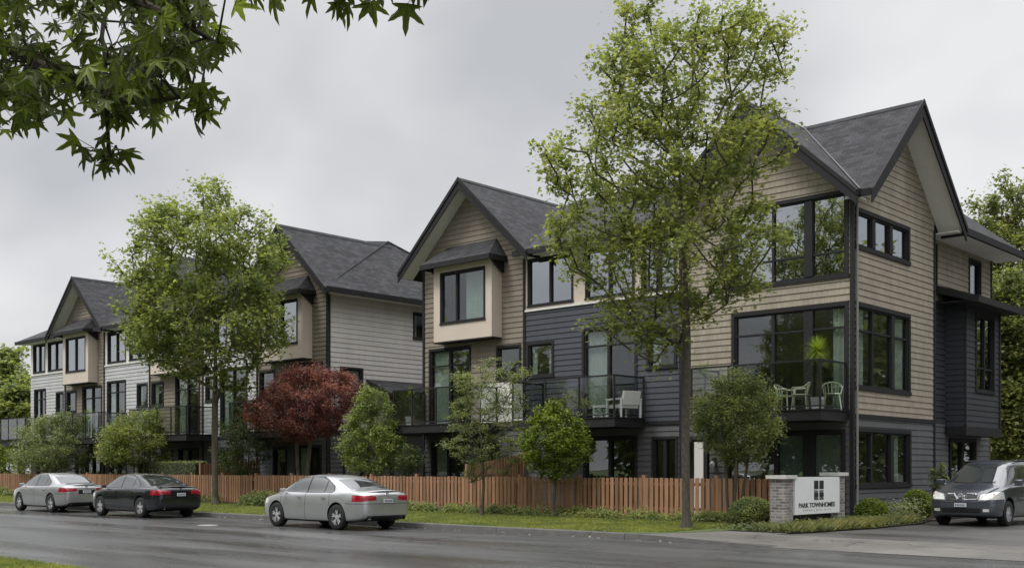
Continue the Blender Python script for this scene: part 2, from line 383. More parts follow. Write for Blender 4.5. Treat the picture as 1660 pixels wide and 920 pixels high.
YF = 29.3; YE = 28.7; YB = 41.0; YEB = 41.6; YR = 35.15; ZE = 9.3; ZR = 12.65; RUN = 3.5
SLM = (ZR-ZE)/(YR-YE)
FW = frontwall(YF)
GRP = 'attached three-storey townhouses along the street'
def interior(house, x0, x1, y1=33.5, ceil=True):
    b = MB()
    x0 += .12; x1 -= .12
    b.face([(x0, y1, .2), (x1, y1, .2), (x1, y1, 9.2), (x0, y1, 9.2)])
    for z in (.2, 3.0, 3.2, 6.3, 6.45, 9.25): b.face([(x0, YF+.13, z), (x1, YF+.13, z), (x1, y1, z), (x0, y1, z)])
    for x in (x0, x1): b.face([(x, YF+.13, .2), (x, y1, .2), (x, y1, 9.25), (x, YF+.13, 9.25)])
    b.build('interior', M_INT, house)
def main_roof(house, x0, x1, ys=YE, hip=None, xe=None, eave=True):
    """slice of the long hip roof over one unit. hip '+' or '-': steep end"""
    mb = MB(); zs = ZE+(ys-YE)*SLM
    if hip == '+':
        xr = xe-RUN; k = (xe-xr)/(YR-YE)
        roofslab(mb, [(x0, ys, zs), (xe-(ys-YE)*k, ys, zs), (xr, YR, ZR), (x0, YR, ZR)])
        roofslab(mb, [(x0, YEB, ZE), (xe, YEB, ZE), (xr, YR, ZR), (x0, YR, ZR)])
    elif hip == '-':
        xr = xe+RUN; k = (xr-xe)/(YR-YE)
        roofslab(mb, [(xe+(ys-YE)*k, ys, zs), (x1, ys, zs), (x1, YR, ZR), (xr, YR, ZR)])
        roofslab(mb, [(xe, YEB, ZE), (x1, YEB, ZE), (x1, YR, ZR), (xr, YR, ZR)])
        roofslab(mb, [(xe+(ys-YE)*k, ys, zs), (xe, ys, ZE), (xe, YEB, ZE), (xr, YR, ZR)] if ys > YE+.1 else [(xe, YE, ZE), (xe, YEB, ZE), (xr, YR, ZR)])
    else:
        roofslab(mb, [(x0, ys, zs), (x1, ys, zs), (x1, YR, ZR), (x0, YR, ZR)])
        roofslab(mb, [(x0, YEB, ZE), (x1, YEB, ZE), (x1, YR, ZR), (x0, YR, ZR)])
    r = mb.build('roof', M_ROOF, house)
    if eave:
        a = x0 if hip != '-' else xe; b = x1 if hip != '+' else xe
        g = MB(); g.box(a, b, YE-.09, YE-.002, ZE-.20, ZE-.01); g.build('gutter', M_TRIM, r)
        s = MB(); s.box(a, b, YE+.005, YF-.002, ZE-.17, ZE-.14); s.build('soffit', M_SOFFIT, r)
    return r, mb
def plainwall(house, pts, m=M_GREYS):
    b = MB()
    for p in pts: b.face(p)
    b.build('wall', m, house)

def gable_unit(x0, x1, mirror, label, upper=M_BROWN, bal=None, lower_cream=False, blind=False, hip=None, xe=None):
    """tan unit with a front gable and a cream box bay"""
    xc = (x0+x1)/2; h = empty('townhouse', (xc, YF, 0), label, 'townhouse', GRP)
    t = (lambda v: v) if not mirror else (lambda v: x0+x1-v)
    def seg(a, b): a, b = t(a), t(b); return (min(a, b), max(a, b))
    door = seg(x0+.38, x0+2.5); win = seg(x1-1.3, x1-.25)
    gdoor = seg(x0+.5, x0+2.2); gwin = seg(x1-2.2, x1-1.3)
    bay = (xc-1.53, xc+1.53)
    siding(FW, x0, x1, .15, 3.1, [(gdoor[0], gdoor[1], .15, 2.55), (gwin[0], gwin[1], 1.0, 2.5)]).build('wall', M_GREYS, h)
    half = 3.32; slope = (12.35-9.25)/half
    siding(FW, x0, x1, 3.1, 12.2, [(door[0], door[1], 3.25, 6.15), (win[0], win[1], 4.9, 6.0), (bay[0]+.3, bay[1]-.3, 7.05, 9.0)], top=(xc, slope, 12.35-.16)).build('wall', upper, h)
    tr = MB(); tr.wbox(FW, x0-.05, x0+.05, .03, .06, .15, 9.45); tr.wbox(FW, x1-.05, x1+.05, .028, .058, .15, 9.45); tr.wbox(FW, x0+.06, x1-.06, .027, .052, 3.02, 3.14)
    tr.build('corner_trim', M_TRIM, h)
    if lower_cream:
        c = seg(x1-2.2, x1-.07)
        k = MB(); k.wbox(FW, c[0], c[1], .027, .05, 3.3, 4.74); k.build('cream_panel', M_WHITET, h)
    d0, d1 = door
    mid = (d0+d1)/2
    window(h, FW, d0, d1, 3.25, 6.15, vm=[(mid, .05)], hm=[(5.55, d0+.05, d1-.05)], name='balcony_door', curtain=[(d0+.08, d0+.85)])
    window(h, FW, win[0], win[1], 4.9, 6.0)
    gd = window(h, FW, gdoor[0], gdoor[1], .2, 2.55, vm=[((gdoor[0]+gdoor[1])/2, .06)], name='patio_door', curtain=[(gdoor[0]+.1, gdoor[0]+.7)])
    window(h, FW, gwin[0], gwin[1], 1.0, 2.5)
    # bay
    BW = frontwall(YF-.55); bz0, bz1 = 6.4, 9.28
    ww = (bay[0]+.42, bay[1]-.38, 7.08, 8.93)
    b = siding(BW, bay[0], bay[1], bz0, bz1, [ww], h=9, lap=0)
    for x in bay: b.face([(x, YF-.551, bz0), (x, YF, bz0), (x, YF, bz1), (x, YF-.551, bz1)])
    b.face([(bay[0], YF-.551, bz0), (bay[1], YF-.551, bz0), (bay[1], YF, bz0), (bay[0], YF, bz0)])
    bo = b.build('bay', M_CREAM, h)
    k = MB(); k.wbox(BW, bay[0]-.02, bay[1]+.02, -.5, .02, bz0-.05, bz0-.004); k.build('sill_board', M_TRIM, bo)
    e = bay[1]-bay[0]
    m1 = ww[0]+.36*(ww[1]-ww[0]); m2 = ww[0]+.52*(ww[1]-ww[0])
    if blind: window(h, BW, *ww, vm=[(ww[0]+.5*(ww[1]-ww[0]), .04)], casing=.06, glass=M_GLASSB, cas_out=.02)
    else: window(h, BW, *ww, vm=[(ww[0]+.36*(ww[1]-ww[0]), .04)], casing=.06, glass=M_GLASS, cas_out=.02, curtain=[(m2, ww[1]-.06)], label='bay window with pale curtains')
    # bay canopy
    c = MB(); y0 = YF-.98; zz = 9.32; zt = 10.05; o = .28
    A = (bay[0]-o, y0, zz); B = (bay[1]+o, y0, zz); C = (bay[1]-.25, YF-.03, zt); D = (bay[0]+.25, YF-.03, zt)
    roofslab(c, [A, B, C, D], .05); roofslab(c, [B, (bay[1]+o, YF-.03, zz), C], .05); roofslab(c, [A, D, (bay[0]-o, YF-.03, zz)], .05)
    cr = c.build('bay_roof', M_ROOF, h)
    k = MB(); k.box(bay[0]-o-.02, bay[1]+o+.02, y0-.03, y0+.03, zz-.20, zz-.052+.03); k.box(bay[1]+o-.04, bay[1]+o+.02, y0+.031, YF-.03, zz-.20, zz-.022); k.box(bay[0]-o-.02, bay[0]-o+.04, y0+.031, YF-.03, zz-.20, zz-.022)
    k.box(bay[0]-o+.041, bay[1]+o-.041, y0+.031, YF-.031, zz-.11, zz-.08)
    k.build('fascia', M_TRIM, cr)
    for x in (bay[0]-.12, bay[1]+.06):
        k = MB(); k.prism([(x, YF-.03, 9.2), (x, YF-.03, 8.75), (x, YF-.10, 8.75), (x, YF-.75, 9.2)], (.07, 0, 0)); k.build('bracket', M_TRIM, cr)
    gable(h, 'Y', xc, half, 28.6, 35.1, 9.25, 12.35, YF)
    main_roof(h, x0, x1, ys=29.75, eave=False, hip=hip, xe=xe)
    interior(h, x0, x1)
    plainwall(h, [[(x0, YB, .1), (x1, YB, .1), (x1, YB, 9.3), (x0, YB, 9.3)]])
    if bal: balcony(h, *bal)
    return h
def flat_unit(x0, x1, label, colr, band, bandm=M_CREAM, wins=(), doors=(), smalls=(), hip=None, xe=None, ground=(), bal=None, sill=M_WHITET, blinds=True):
    xc = (x0+x1)/2; h = empty('townhouse', (xc, YF, 0), label, 'townhouse', GRP)
    siding(FW, x0, x1, .15, 3.1, [(g[0], g[1], .15, g[2]) for g in ground]).build('wall', M_GREYS, h)
    siding(FW, x0, x1, 3.1, 7.24, [(d[0], d[1], 3.25, 6.3) for d in doors]+[(s[0], s[1], 4.9, 6.0) for s in smalls]).build('wall', colr, h)
    siding(FW, x0, x1, 7.24, 9.16, [(w[0], w[1], 7.40, 9.02) for w in wins], h=9, lap=0).build('wall', bandm, h)
    tr = MB(); tr.wbox(FW, x0+.055, x1-.055, .003, .07, 7.20, 7.27); tr.wbox(FW, x0+.055, x1-.055, .003, .035, 9.08, 9.15)
    tr.build('sill_band', sill, h)
    k = MB(); k.wbox(FW, x0+.06, x1-.06, .027, .052, 3.02, 3.14); k.build('base_trim', M_TRIM, h)
    for w in wins: window(h, FW, w[0], w[1], 7.40, 9.02, vm=[((w[0]+w[1])/2, .045)], glass=M_GLASSB, casing=.06, cas_out=.03)
    for d in doors:
        window(h, FW, d[0], d[1], 3.25, 6.3, vm=[(d[0]+.48*(d[1]-d[0]), .05)], hm=[(5.75, d[0]+.05, d[1]-.05)], name='balcony_door', curtain=[(d[0]+.08, d[0]+.42*(d[1]-d[0]))])
    for s in smalls: window(h, FW, s[0], s[1], 4.9, 6.0)
    for g in ground: window(h, FW, g[0], g[1], .2, g[2], vm=[((g[0]+g[1])/2, .06)], name='patio_door')
    r, mb = main_roof(h, x0, x1, hip=hip, xe=xe)
    interior(h, x0, x1)
    plainwall(h, [[(x0, YB, .1), (x1, YB, .1), (x1, YB, 9.3), (x0, YB, 9.3)]])
    for bb in (bal or ()): balcony(h, *bb)
    return h

# ------------------------------------------------------------------ corner townhouse (right)
XS = -13.95; X0R = -19.7
def corner_house():
    h = empty('townhouse', (-16.8, YF, 0), 'tan shingled corner townhouse with two gables, large windows and a dark side bay', 'townhouse', GRP)
    SW = sidewall(XS); S2 = sidewall(XS-.28)
    ux0, ux1 = -17.75, -14.16
    # front
    g0, g1 = -18.0, -14.25
    siding(FW, X0R, XS, .15, 3.12, [(g0, g1, .15, 2.62), (-19.5, -18.75, .15, 2.5)]).build('wall', M_GREYS, h)
    gr = (9.25-.16+ (12.5-9.25)); half = 3.45; slope = (12.5-9.3)/half
    siding(FW, X0R, XS, 3.12, 12.3, [(ux0, ux1, 3.26, 6.22), (ux0, ux1, 7.12, 9.40)], top=(-17.0, slope, 12.5-.16)).build('wall', M_TAN, h)
    # side, first part under the side gable
    Y1 = 35.1
    siding(SW, YF, Y1, .15, 3.12, [(29.55, 33.15, 1.15, 2.66)]).build('wall', M_GREYS, h)
    siding(SW, YF, Y1, 3.12, 12.3, [(29.55, 33.1, 3.95, 6.22), (29.55, 33.05, 7.95, 8.90)], top=(32.2, slope, 12.5-.16)).build('wall', M_TAN, h)
    # side, set back part
    siding(S2, Y1, 40.75, .15, 3.12, [(37.0, 39.6, .15, 2.6)]).build('wall', M_GREYS, h)
    siding(S2, Y1, YB, 3.12, 9.2, [(35.3, 35.95, 7.55, 8.9), (38.9, 39.9, 7.45, 8.85), (Y1+.05, 39.98, 3.10, 7.08)]).build('wall', M_TAN, h)
    siding(S2, Y1+.06, 36.7, 3.10, 7.12, h=.19, lap=.03).build('navy_wall', M_DNAVY, h)
    b = MB(); b.face([(XS, Y1, .15), (XS-.28, Y1, .15), (XS-.28, Y1, 10), (XS, Y1, 10)]); b.face([(X0R, YB, .1), (XS-.28, YB, .1), (XS-.28, YB, 9.3), (X0R, YB, 9.3)])
    b.build('back_wall', M_TAN, h)
    t = MB()
    t.wbox(S2, YB-.05, YB+.05, -.05, .05, 3.12, 9.1); t.build('corner_trim', M_TRIM, h); t = MB()
    t.wbox(SW, YF-.05, YF+.05, -.06, .05, .15, 9.5); t.wbox(SW, Y1-.08, Y1+.02, .026, .055, .15, 9.25)
    t.wbox(SW, YF+.06, Y1-.09, .026, .05, 3.04, 3.16); t.wbox(FW, X0R+.06, XS-.07, .026, .05, 3.04, 3.16)
    t.wbox(FW, X0R-.05, X0R+.05, .027, .06, .15, 9.5); 
    t.build('corner_trim', M_TRIM, h)
    dp = MB(); dp.tube((XS+.06, YF+.17, .2), (XS+.06, YF+.17, 9.1), .038, n=8); dp.tube((XS+.06, YF+.17, 9.1), (XS+.3, YF-.3, 9.22), .038, n=8); dp.build('downspout', mat('grey_downspout', (.25, .24, .22), .5), h)
    # front windows
    m = onY(1253, YF); p = onY(1310.5, YF)
    window(h, FW, ux0, ux1, 7.12, 9.40, vm=[(m, .035), (p, .13)], hm=[(7.78, ux0+.05, m-.03), (7.78, m+.03, p-.13), (7.78, p+.13, ux1-.05)], glass=M_GLASSB, casing=.11)
    window(h, FW, ux0, ux1, 3.26, 6.22, vm=[(m, .05), (p, .14)], hm=[(5.62, ux0+.05, m-.05), (5.62, m+.05, p-.14), (5.62, p+.14, ux1-.05)], casing=.11, name='balcony_door', curtain=[(ux1-.45, ux1-.07)])
    q = onY(1258, YF); r = onY(1310.5, YF)
    gw = window(h, FW, g0, g1, .2, 2.62, vm=[(q, .06), (r, .17)], casing=.10, name='patio_door')
    fp = MB(); fp.wbox(FW, q+.07, r-.18, -.11, -.09, .25, 2.56); fp.wbox(FW, r+.18, g1-.06, -.11, -.09, .25, 2.56); fp.build('frosted_panel', M_FROST, gw)
    window(h, FW, -19.5, -18.75, .2, 2.5, name='entry_door')
    wp = MB(); wp.wbox(FW, -18.68+.0, -18.2, .03, .06, .2, 2.72); 
    # side windows
    d = 29.55; e = 33.05
    window(h, SW, d, e, 7.95, 8.90, vm=[(onX(1416, XS), .10), (onX(1444, XS), .10)], casing=.12, glass=M_GLASSB)
    e = 33.1; q1 = onX(1415, XS); q2 = onX(1447, XS)
    window(h, SW, d, e, 3.95, 6.22, vm=[(q1, .035), (q2, .10)], hm=[(5.55, d+.05, q2-.1), (5.55, q2+.1, e-.05)], casing=.11)
    e = 33.15; q1 = onX(1413, XS); q2 = onX(1446, XS)
    window(h, SW, d, e, 1.15, 2.66, vm=[(q1, .05), (q2, .10)], hm=[(1.62, d+.05, q1-.05)], casing=.11, curtain=[(q2+.12, q2+.75)])
    window(h, S2, 35.3, 35.95, 7.55, 8.9, casing=.07)
    window(h, S2, 38.9, 39.9, 7.45, 8.85, casing=.08)
    window(h, S2, 37.2, 39.4, .2, 2.55, vm=[(38.3, .06)], name='side_door')
    # navy side bay with its shed canopy
    BX = sidewall(-13.58); y0, y1, z0, z1 = 36.72, 39.98, 3.0, 7.1
    b = siding(BX, y0, y1, z0, z1, [(37.75, 39.35, 4.25, 6.75)])
    c = siding(lambda a, o, z: (a, y0-o, z), XS-.28, -13.57, z0, z1, mb=b)
    b.face([(-13.58, y0, z0), (-13.58, y1, z0), (XS-.28, y1, z0), (XS-.28, y0, z0)]); b.face([(-13.58, y1, z0), (XS-.28, y1, z0), (XS-.28, y1, z1), (-13.58, y1, z1)])
    bo = b.build('side_bay', M_DNAVY, h)
    k = MB(); k.box(XS-.2, -13.5, y0-.06, y1+.04, z0-.30, z0-.004); k.wbox(BX, y0-.02, y0+.08, .02, .05, z0, z1); k.wbox(BX, y1-.08, y1+.02, .02, .05, z0, z1); k.build('bay_trim', M_TRIM, bo)
    window(h, BX, 37.75, 39.35, 4.25, 6.75, vm=[(38.55, .04)], hm=[(5.0, 37.8, 39.3)], casing=.09)
    c = MB(); roofslab(c, [(-12.85, 35.9, 7.15), (-12.85, 40.5, 7.15), (XS-.26, 40.5, 7.62), (XS-.26, 35.9, 7.62)], .05)
    cr = c.build('canopy', M_ROOF, h)
    k = MB(); k.box(-12.88, -12.80, 35.85, 40.55, 6.93, 7.14); k.prism([(-12.88, 35.86, 6.93), (-12.88, 35.86, 7.1), (XS-.26, 35.86, 7.58), (XS-.26, 35.86, 7.36)], (0, .05, 0)); k.box(-12.881, XS-.27, 35.92, 40.5, 7.0, 7.04)
    k.build('fascia', M_TRIM, cr)
    # roofs
    gable(h, 'Y', -17.0, half, 28.6, 32.2, 9.3, 12.5, YF, .40, planes=[[(-20.45, 28.6, 9.3), (-17, 28.6, 12.5), (-17, 32.2, 12.5), (-20.45, 32.2, 9.3)], [(-17, 28.6, 12.5), (-13.55, 28.6, 9.3), (-13.5, 28.78, 9.27), (-17, 32.2, 12.5)]], gut=(None, 28.85))
    gable(h, 'X', 32.2, 3.4, -13.15, -17.0, 9.3, 12.5, XS, .40, planes=[[(-13.15, 28.8, 9.3), (-13.15, 32.2, 12.5), (-17, 32.2, 12.5), (-13.5, 28.8, 9.3)], [(-13.15, 35.6, 9.3), (-13.15, 32.2, 12.5), (-17, 32.2, 12.5), (-17, 35.6, 9.3)]], gut=(-13.45, -13.9))
    k = MB(); k.tube((-13.5, 28.8, 9.325), (-17, 32.2, 12.525), .028, n=5); k.build('valley_flashing', mat('lead_flashing', (.075, .075, .08), .5), h)
    r, mb = main_roof(h, X0R, XS, ys=29.8, hip='+', xe=-13.2, eave=False)
    mb = MB(); yq = 35.62; xr = -13.2-RUN
    roofslab(mb, [(-13.2, yq, ZE), (-13.2, YEB, ZE), (xr, YR, ZR), (xr+.25, yq-.3, ZR-.24)])
    mb.build('hip_roof', M_ROOF, h)
    g = MB(); g.box(-13.2, -13.10, yq, YEB+.1, ZE-.22, ZE-.0); g.build('gutter', M_TRIM, r)
    s = MB(); s.box(XS-.28, -13.21, Y1+.05, YEB, ZE-.19, ZE-.155); s.build('soffit', M_SOFFIT, r)
    k = MB(); k.box(XS+.06, -13.12, 35.52, 35.64, 9.04, 9.30); k.build('eave_return', M_TRIM, h)
    # interior
    b = MB(); x0, x1, y1 = X0R+.12, XS-.14, 34.9
    b.face([(x0, y1, .2), (x1, y1, .2), (x1, y1, 9.3), (x0, y1, 9.3)]); b.face([(x0, YF+.13, .2), (x0, y1, .2), (x0, y1, 9.3), (x0, YF+.13, 9.3)])
    for z in (.2, 3.0, 3.2, 6.4, 6.6, 9.45): b.face([(x0, YF+.13, z), (x1, YF+.13, z), (x1, y1, z), (x0, y1, z)])
    for z in (.2, 3.0, 3.2, 6.4, 7.2, 9.2): b.face([(XS-3.5, 35.2, z), (XS-.41, 35.2, z), (XS-.41, 40.9, z), (XS-3.5, 40.9, z)])
    b.face([(XS-3.5, 35.2, .2), (XS-3.5, 40.9, .2), (XS-3.5, 40.9, 9.2), (XS-3.5, 35.2, 9.2)])
    b.build('interior', M_INT, h)
    balcony(h, -18.3, -14.1, 27.7, posts=(-17.0, -15.6), ph=1.36)
    return h
corner_house()

# navy flat-fronted unit
flat_unit(-26.4, -19.7, 'navy blue lap sided townhouse with a cream window band between two gabled units', M_NAVY, None,
          wins=[(-26.2, -24.2), (-23.55, -21.6), (-21.2, -19.95)], doors=[(-23.65, -21.5)], smalls=[(-26.2, -25.1), (-20.95, -19.95)],
          ground=[(-23.6, -21.5, 2.6), (-20.75, -19.9, 2.55)], bal=[(-25.5, -21.1, 27.65, YF, 3.24, (-24.0, -22.55))])
gh = gable_unit(-31.7, -26.4, False, 'brown sided townhouse with steep gable and cream box bay, next to the navy one', hip='-', xe=-32.3, bal=(-31.65, -27.7, 27.65, YF, 3.24, (-30.6, -29.3)), lower_cream=True)
# its left side wall
plainwall(gh, [[(-31.7, YF, .1), (-31.7, YB, .1), (-31.7, YB, 9.2), (-31.7, YF, 9.2)]], M_BROWN)

# ------------------------------------------------------------------ left row
hb = gable_unit(-43.0, -37.8, True, 'end townhouse with warm grey side wall and dark roof behind the red maple', hip='+', xe=-37.1, bal=(-42.8, -38.9, 27.65, YF, 3.24, (-41.5, -40.2)), blind=True)
SB = sidewall(-37.8)
siding(SB, YF+.1, YB, .15, 3.2, [(30.2, 31.2, .3, 2.4)]).build('side_wall', M_GREYS, hb)
siding(SB, YF+.1, YB, 3.2, 9.16, [(34.3, 35.3, 7.65, 8.75), (30.05, 31.15, 4.6, 5.95)], h=.215).build('side_wall', M_TAUPES, hb)
k = MB(); k.wbox(SB, YF-.03, YF+.12, -.03, .05, .15, 9.1); k.build('corner_trim', M_TRIM, hb); k = MB(); k.wbox(SB, YF+.13, YB, .026, .05, 3.1, 3.25); k.build('band_trim', M_TRIM, hb)
window(hb, SB, 34.3, 35.3, 7.65, 8.75); window(hb, SB, 30.05, 31.15, 4.6, 5.95); window(hb, SB, 30.2, 31.2, .3, 2.4, name='side_door')
mb = MB(); roofslab(mb, [(-37.1, 29.6, 9.262), (-37.1, YEB, 9.262), (-40.728, YR, 12.65), (-40.2, 32.2, 12.157)]); hr = mb.build('hip_roof', M_ROOF, hb)
k = MB(); k.box(-37.1, -37.0, 28.7, YEB+.05, ZE-.22, ZE-.01); k.build('gutter', M_TRIM, hr)
k = MB(); k.box(-37.8, -37.11, YF, YEB, ZE-.19, ZE-.155); k.build('soffit', M_SOFFIT, hr)
# lean-to porch on that wall
mb = MB(); roofslab(mb, [(-36.2, 31.4, 4.95), (-36.2, 38.5, 4.95), (-37.77, 38.5, 5.55), (-37.77, 31.4, 5.55)], .06); pr = mb.build('porch_roof', M_ROOF, hb)
k = MB(); k.box(-36.22, -36.12, 31.38, 38.5, 4.72, 4.93); k.box(-36.3, -36.16, 31.5, 31.64, .15, 4.72); k.box(-36.3, -36.16, 35.0, 35.14, .15, 4.72); k.build('porch_frame', M_TRIM, pr)

flat_unit(-47.6, -43.0, 'white lap sided townhouse behind the left street tree trunk', M_WHITES, None, bandm=M_WHITET, wins=[(-47.3, -45.6), (-45.1, -43.4)], doors=[(-46.0, -43.9)], smalls=[(-47.3, -46.4)],
          ground=[(-46.4, -44.3, 2.5)], bal=[(-51.8, -46.4, 27.65, YF, 3.24, (-50.3, -49.1, -47.8))])
gable_unit(-52.7, -47.6, True, 'gabled tan townhouse hidden mostly behind the left street tree crown', blind=True)
flat_unit(-57.6, -52.7, 'white lap sided townhouse right of the far left gable', M_WHITES, None, bandm=M_WHITET, wins=[(-57.2, -55.3), (-54.8, -53.0)], doors=[(-57.2, -55.3)], smalls=[(-53.95, -53.0)],
          ground=[(-56.9, -55.2, 2.5)], bal=[(-59.2, -55.0, 27.65, YF, 3.24, (-58.0, -56.5))])
gable_unit(-62.3, -57.6, True, 'gabled tan townhouse with a cream box bay, farthest gable to the left', blind=True)
hw = flat_unit(-66.9, -62.3, 'white lap sided townhouse at the far left end of the row', M_WHITES, None, bandm=M_WHITET, wins=[(-66.5, -65.0), (-64.5, -62.6)], doors=[(-66.3, -64.9)], smalls=[(-63.4, -62.6)],
          hip='-', xe=-67.6, ground=[(-66.0, -64.6, 2.5)], bal=[(-67.3, -63.9, 27.65, YF, 3.24, (-66.2, -65.0))])
plainwall(hw, [[(-66.9, YF, .1), (-66.9, YB, .1), (-66.9, YB, 9.2), (-66.9, YF, 9.2)]], M_WHITES)

# ------------------------------------------------------------------ ground, road, kerbs
def roadmat(name='wet_asphalt', c0=(.034, .033, .033), c1=(.100, .099, .097), r0=.14, r1=.50, sc=(.10, .55, 1), crack=.6, grit_=.035):
    m, nt, b = _nodes(name); N = nt.nodes; L = nt.links
    tc = N.new('ShaderNodeTexCoord')
    mp = N.new('ShaderNodeMapping'); mp.inputs['Scale'].default_value = sc; L.new(tc.outputs['Object'], mp.inputs['Vector'])
    st = N.new('ShaderNodeTexNoise'); st.inputs['Scale'].default_value = 1.3; st.inputs['Detail'].default_value = 7; st.inputs['Roughness'].default_value = .6; st.inputs['Distortion'].default_value = .6
    L.new(mp.outputs[0], st.inputs['Vector'])
    cr = N.new('ShaderNodeValToRGB'); e = cr.color_ramp.elements; e[0].position = .32; e[0].color = (*c0, 1); e[1].position = .68; e[1].color = (*c1, 1)
    L.new(st.outputs['Fac'], cr.inputs['Fac'])
    sp = N.new('ShaderNodeTexNoise'); sp.inputs['Scale'].default_value = 55; sp.inputs['Detail'].default_value = 3; L.new(tc.outputs['Object'], sp.inputs['Vector'])
    mr = N.new('ShaderNodeMapRange'); mr.inputs['To Min'].default_value = .6; mr.inputs['To Max'].default_value = 1.4; L.new(sp.outputs['Fac'], mr.inputs['Value'])
    mu = N.new('ShaderNodeMix'); mu.data_type = 'RGBA'; mu.blend_type = 'MULTIPLY'; mu.inputs['Factor'].default_value = 1
    L.new(cr.outputs['Color'], mu.inputs['A']); L.new(mr.outputs['Result'], mu.inputs['B'])
    # sparse pale grit and fallen petals
    vo = N.new('ShaderNodeTexVoronoi'); vo.inputs['Scale'].default_value = 2.2; L.new(tc.outputs['Object'], vo.inputs['Vector'])
    lt = N.new('ShaderNodeMath'); lt.operation = 'LESS_THAN'; lt.inputs[1].default_value = grit_; L.new(vo.outputs['Distance'], lt.inputs[0])
    m2 = N.new('ShaderNodeMix'); m2.data_type = 'RGBA'; m2.inputs['B'].default_value = (.30, .28, .24, 1); L.new(lt.outputs[0], m2.inputs['Factor']); L.new(mu.outputs['Result'], m2.inputs['A'])
    # hairline cracks with sealant, and patched areas
    ve = N.new('ShaderNodeTexVoronoi'); ve.feature = 'DISTANCE_TO_EDGE'; ve.inputs['Scale'].default_value = .17
    wn = N.new('ShaderNodeTexNoise'); wn.inputs['Scale'].default_value = .9; wn.inputs['Detail'].default_value = 6; L.new(tc.outputs['Object'], wn.inputs['Vector'])
    wv = N.new('ShaderNodeVectorMath'); wv.operation = 'MULTIPLY_ADD'; wv.inputs[1].default_value = (2.2, 2.2, 0); L.new(wn.outputs['Color'], wv.inputs[0]); L.new(tc.outputs['Object'], wv.inputs[2]); L.new(wv.outputs[0], ve.inputs['Vector'])
    cl = N.new('ShaderNodeMath'); cl.operation = 'LESS_THAN'; cl.inputs[1].default_value = .0045; L.new(ve.outputs['Distance'], cl.inputs[0])
    cf = N.new('ShaderNodeMath'); cf.operation = 'MULTIPLY'; cf.inputs[1].default_value = crack; L.new(cl.outputs[0], cf.inputs[0])
    m3 = N.new('ShaderNodeMix'); m3.data_type = 'RGBA'; m3.inputs['B'].default_value = (.014, .014, .015, 1); L.new(cf.outputs[0], m3.inputs['Factor']); L.new(m2.outputs['Result'], m3.inputs['A'])
    L.new(m3.outputs['Result'], b.inputs['Base Color'])
    r2 = N.new('ShaderNodeMapRange'); r2.inputs['From Min'].default_value = .35; r2.inputs['From Max'].default_value = .65; r2.inputs['To Min'].default_value = r0; r2.inputs['To Max'].default_value = r1
    mp2 = N.new('ShaderNodeMapping'); mp2.inputs['Scale'].default_value = (.05, .3, 1); L.new(tc.outputs['Object'], mp2.inputs['Vector'])
    s2 = N.new('ShaderNodeTexNoise'); s2.inputs['Scale'].default_value = 1.8; s2.inputs['Detail'].default_value = 5; L.new(mp2.outputs[0], s2.inputs['Vector']); L.new(s2.outputs['Fac'], r2.inputs['Value'])
    L.new(r2.outputs['Result'], b.inputs['Roughness'])
    b.inputs['Specular IOR Level'].default_value = .55
    bp = N.new('ShaderNodeBump'); bp.inputs['Strength'].default_value = .35; bp.inputs['Distance'].default_value = .012
    L.new(sp.outputs['Fac'], bp.inputs['Height']); L.new(bp.outputs['Normal'], b.inputs['Normal'])
    return m
M_ROAD = roadmat()
M_DRIVE = roadmat('driveway_asphalt', (.042, .040, .038), (.092, .088, .083), .3, .65, (.35, .35, 1), .5, .04)
M_APRON = roadmat('worn_concrete', (.080, .075, .066), (.150, .142, .126), .5, .85, (.5, .5, 1), .7, .05)
M_KERB = mat('kerb_concrete', (.115, .112, .105), .9, var=.28, scale=3, bump=.4, bscale=40)
M_LAWN = mat('mown_grass_soil', (.085, .125, .030), .9, var=.35, scale=7, bump=1, bscale=90)
M_EARTH = mat('earth', (.05, .055, .028), .95, var=.35, scale=2, bump=.5)
def sheet(name, x0, x1, y0, y1, z, m, z2=None):
    b = MB(); z2 = z if z2 is None else z2
    b.face([(x0, y0, z), (x1, y0, z), (x1, y1, z2), (x0, y1, z2)])
    return tag(b.build(name, m), kind='structure')
sheet('ground', -900, 900, -900, 900, -.06, M_EARTH)
sheet('road', -600, 600, 7.8, 20.0, 0, M_ROAD)
tag(sheet('verge_lawn', -600, 600, -500, 7.64, .10, M_LAWN))
b = MB(); b.face([(-600, 20.15, .13), (-14.9, 20.15, .13), (-14.2, 21.6, .13), (-14.0, 22.4, .13), (-13.5, 25.4, .13), (-13.5, 26.2, .15), (-600, 26.2, .15)])
tag(b.build('lawn', M_LAWN), kind='structure')
b = MB(); b.face([(-600, 26.2, .146), (-13.5, 26.2, .146), (-13.5, 24.0, .146), (-12.95, 23.0, .146), (-12.2, 23.0, .146), (-11.95, 26, .146), (-11.9, 29.0, .146), (-12.4, 42, .146), (-12.4, 60, .146), (-600, 60, .146)][:0] or [(-14.1, 22.75, .134), (-12.35, 22.75, .134), (-11.9, 26, .134), (-11.9, 29.0, .134), (-12.4, 31, .134), (-12.9, 42, .134), (-14.1, 42, .134)])
tag(b.build('planting_bed', M_SOIL), kind='structure')
b = MB(); b.face([(-600, 26.2, .138), (-14.0, 26.2, .138), (-14.0, 80, .138), (-600, 80, .138)])
tag(b.build('garden_ground', M_EARTH), kind='structure')
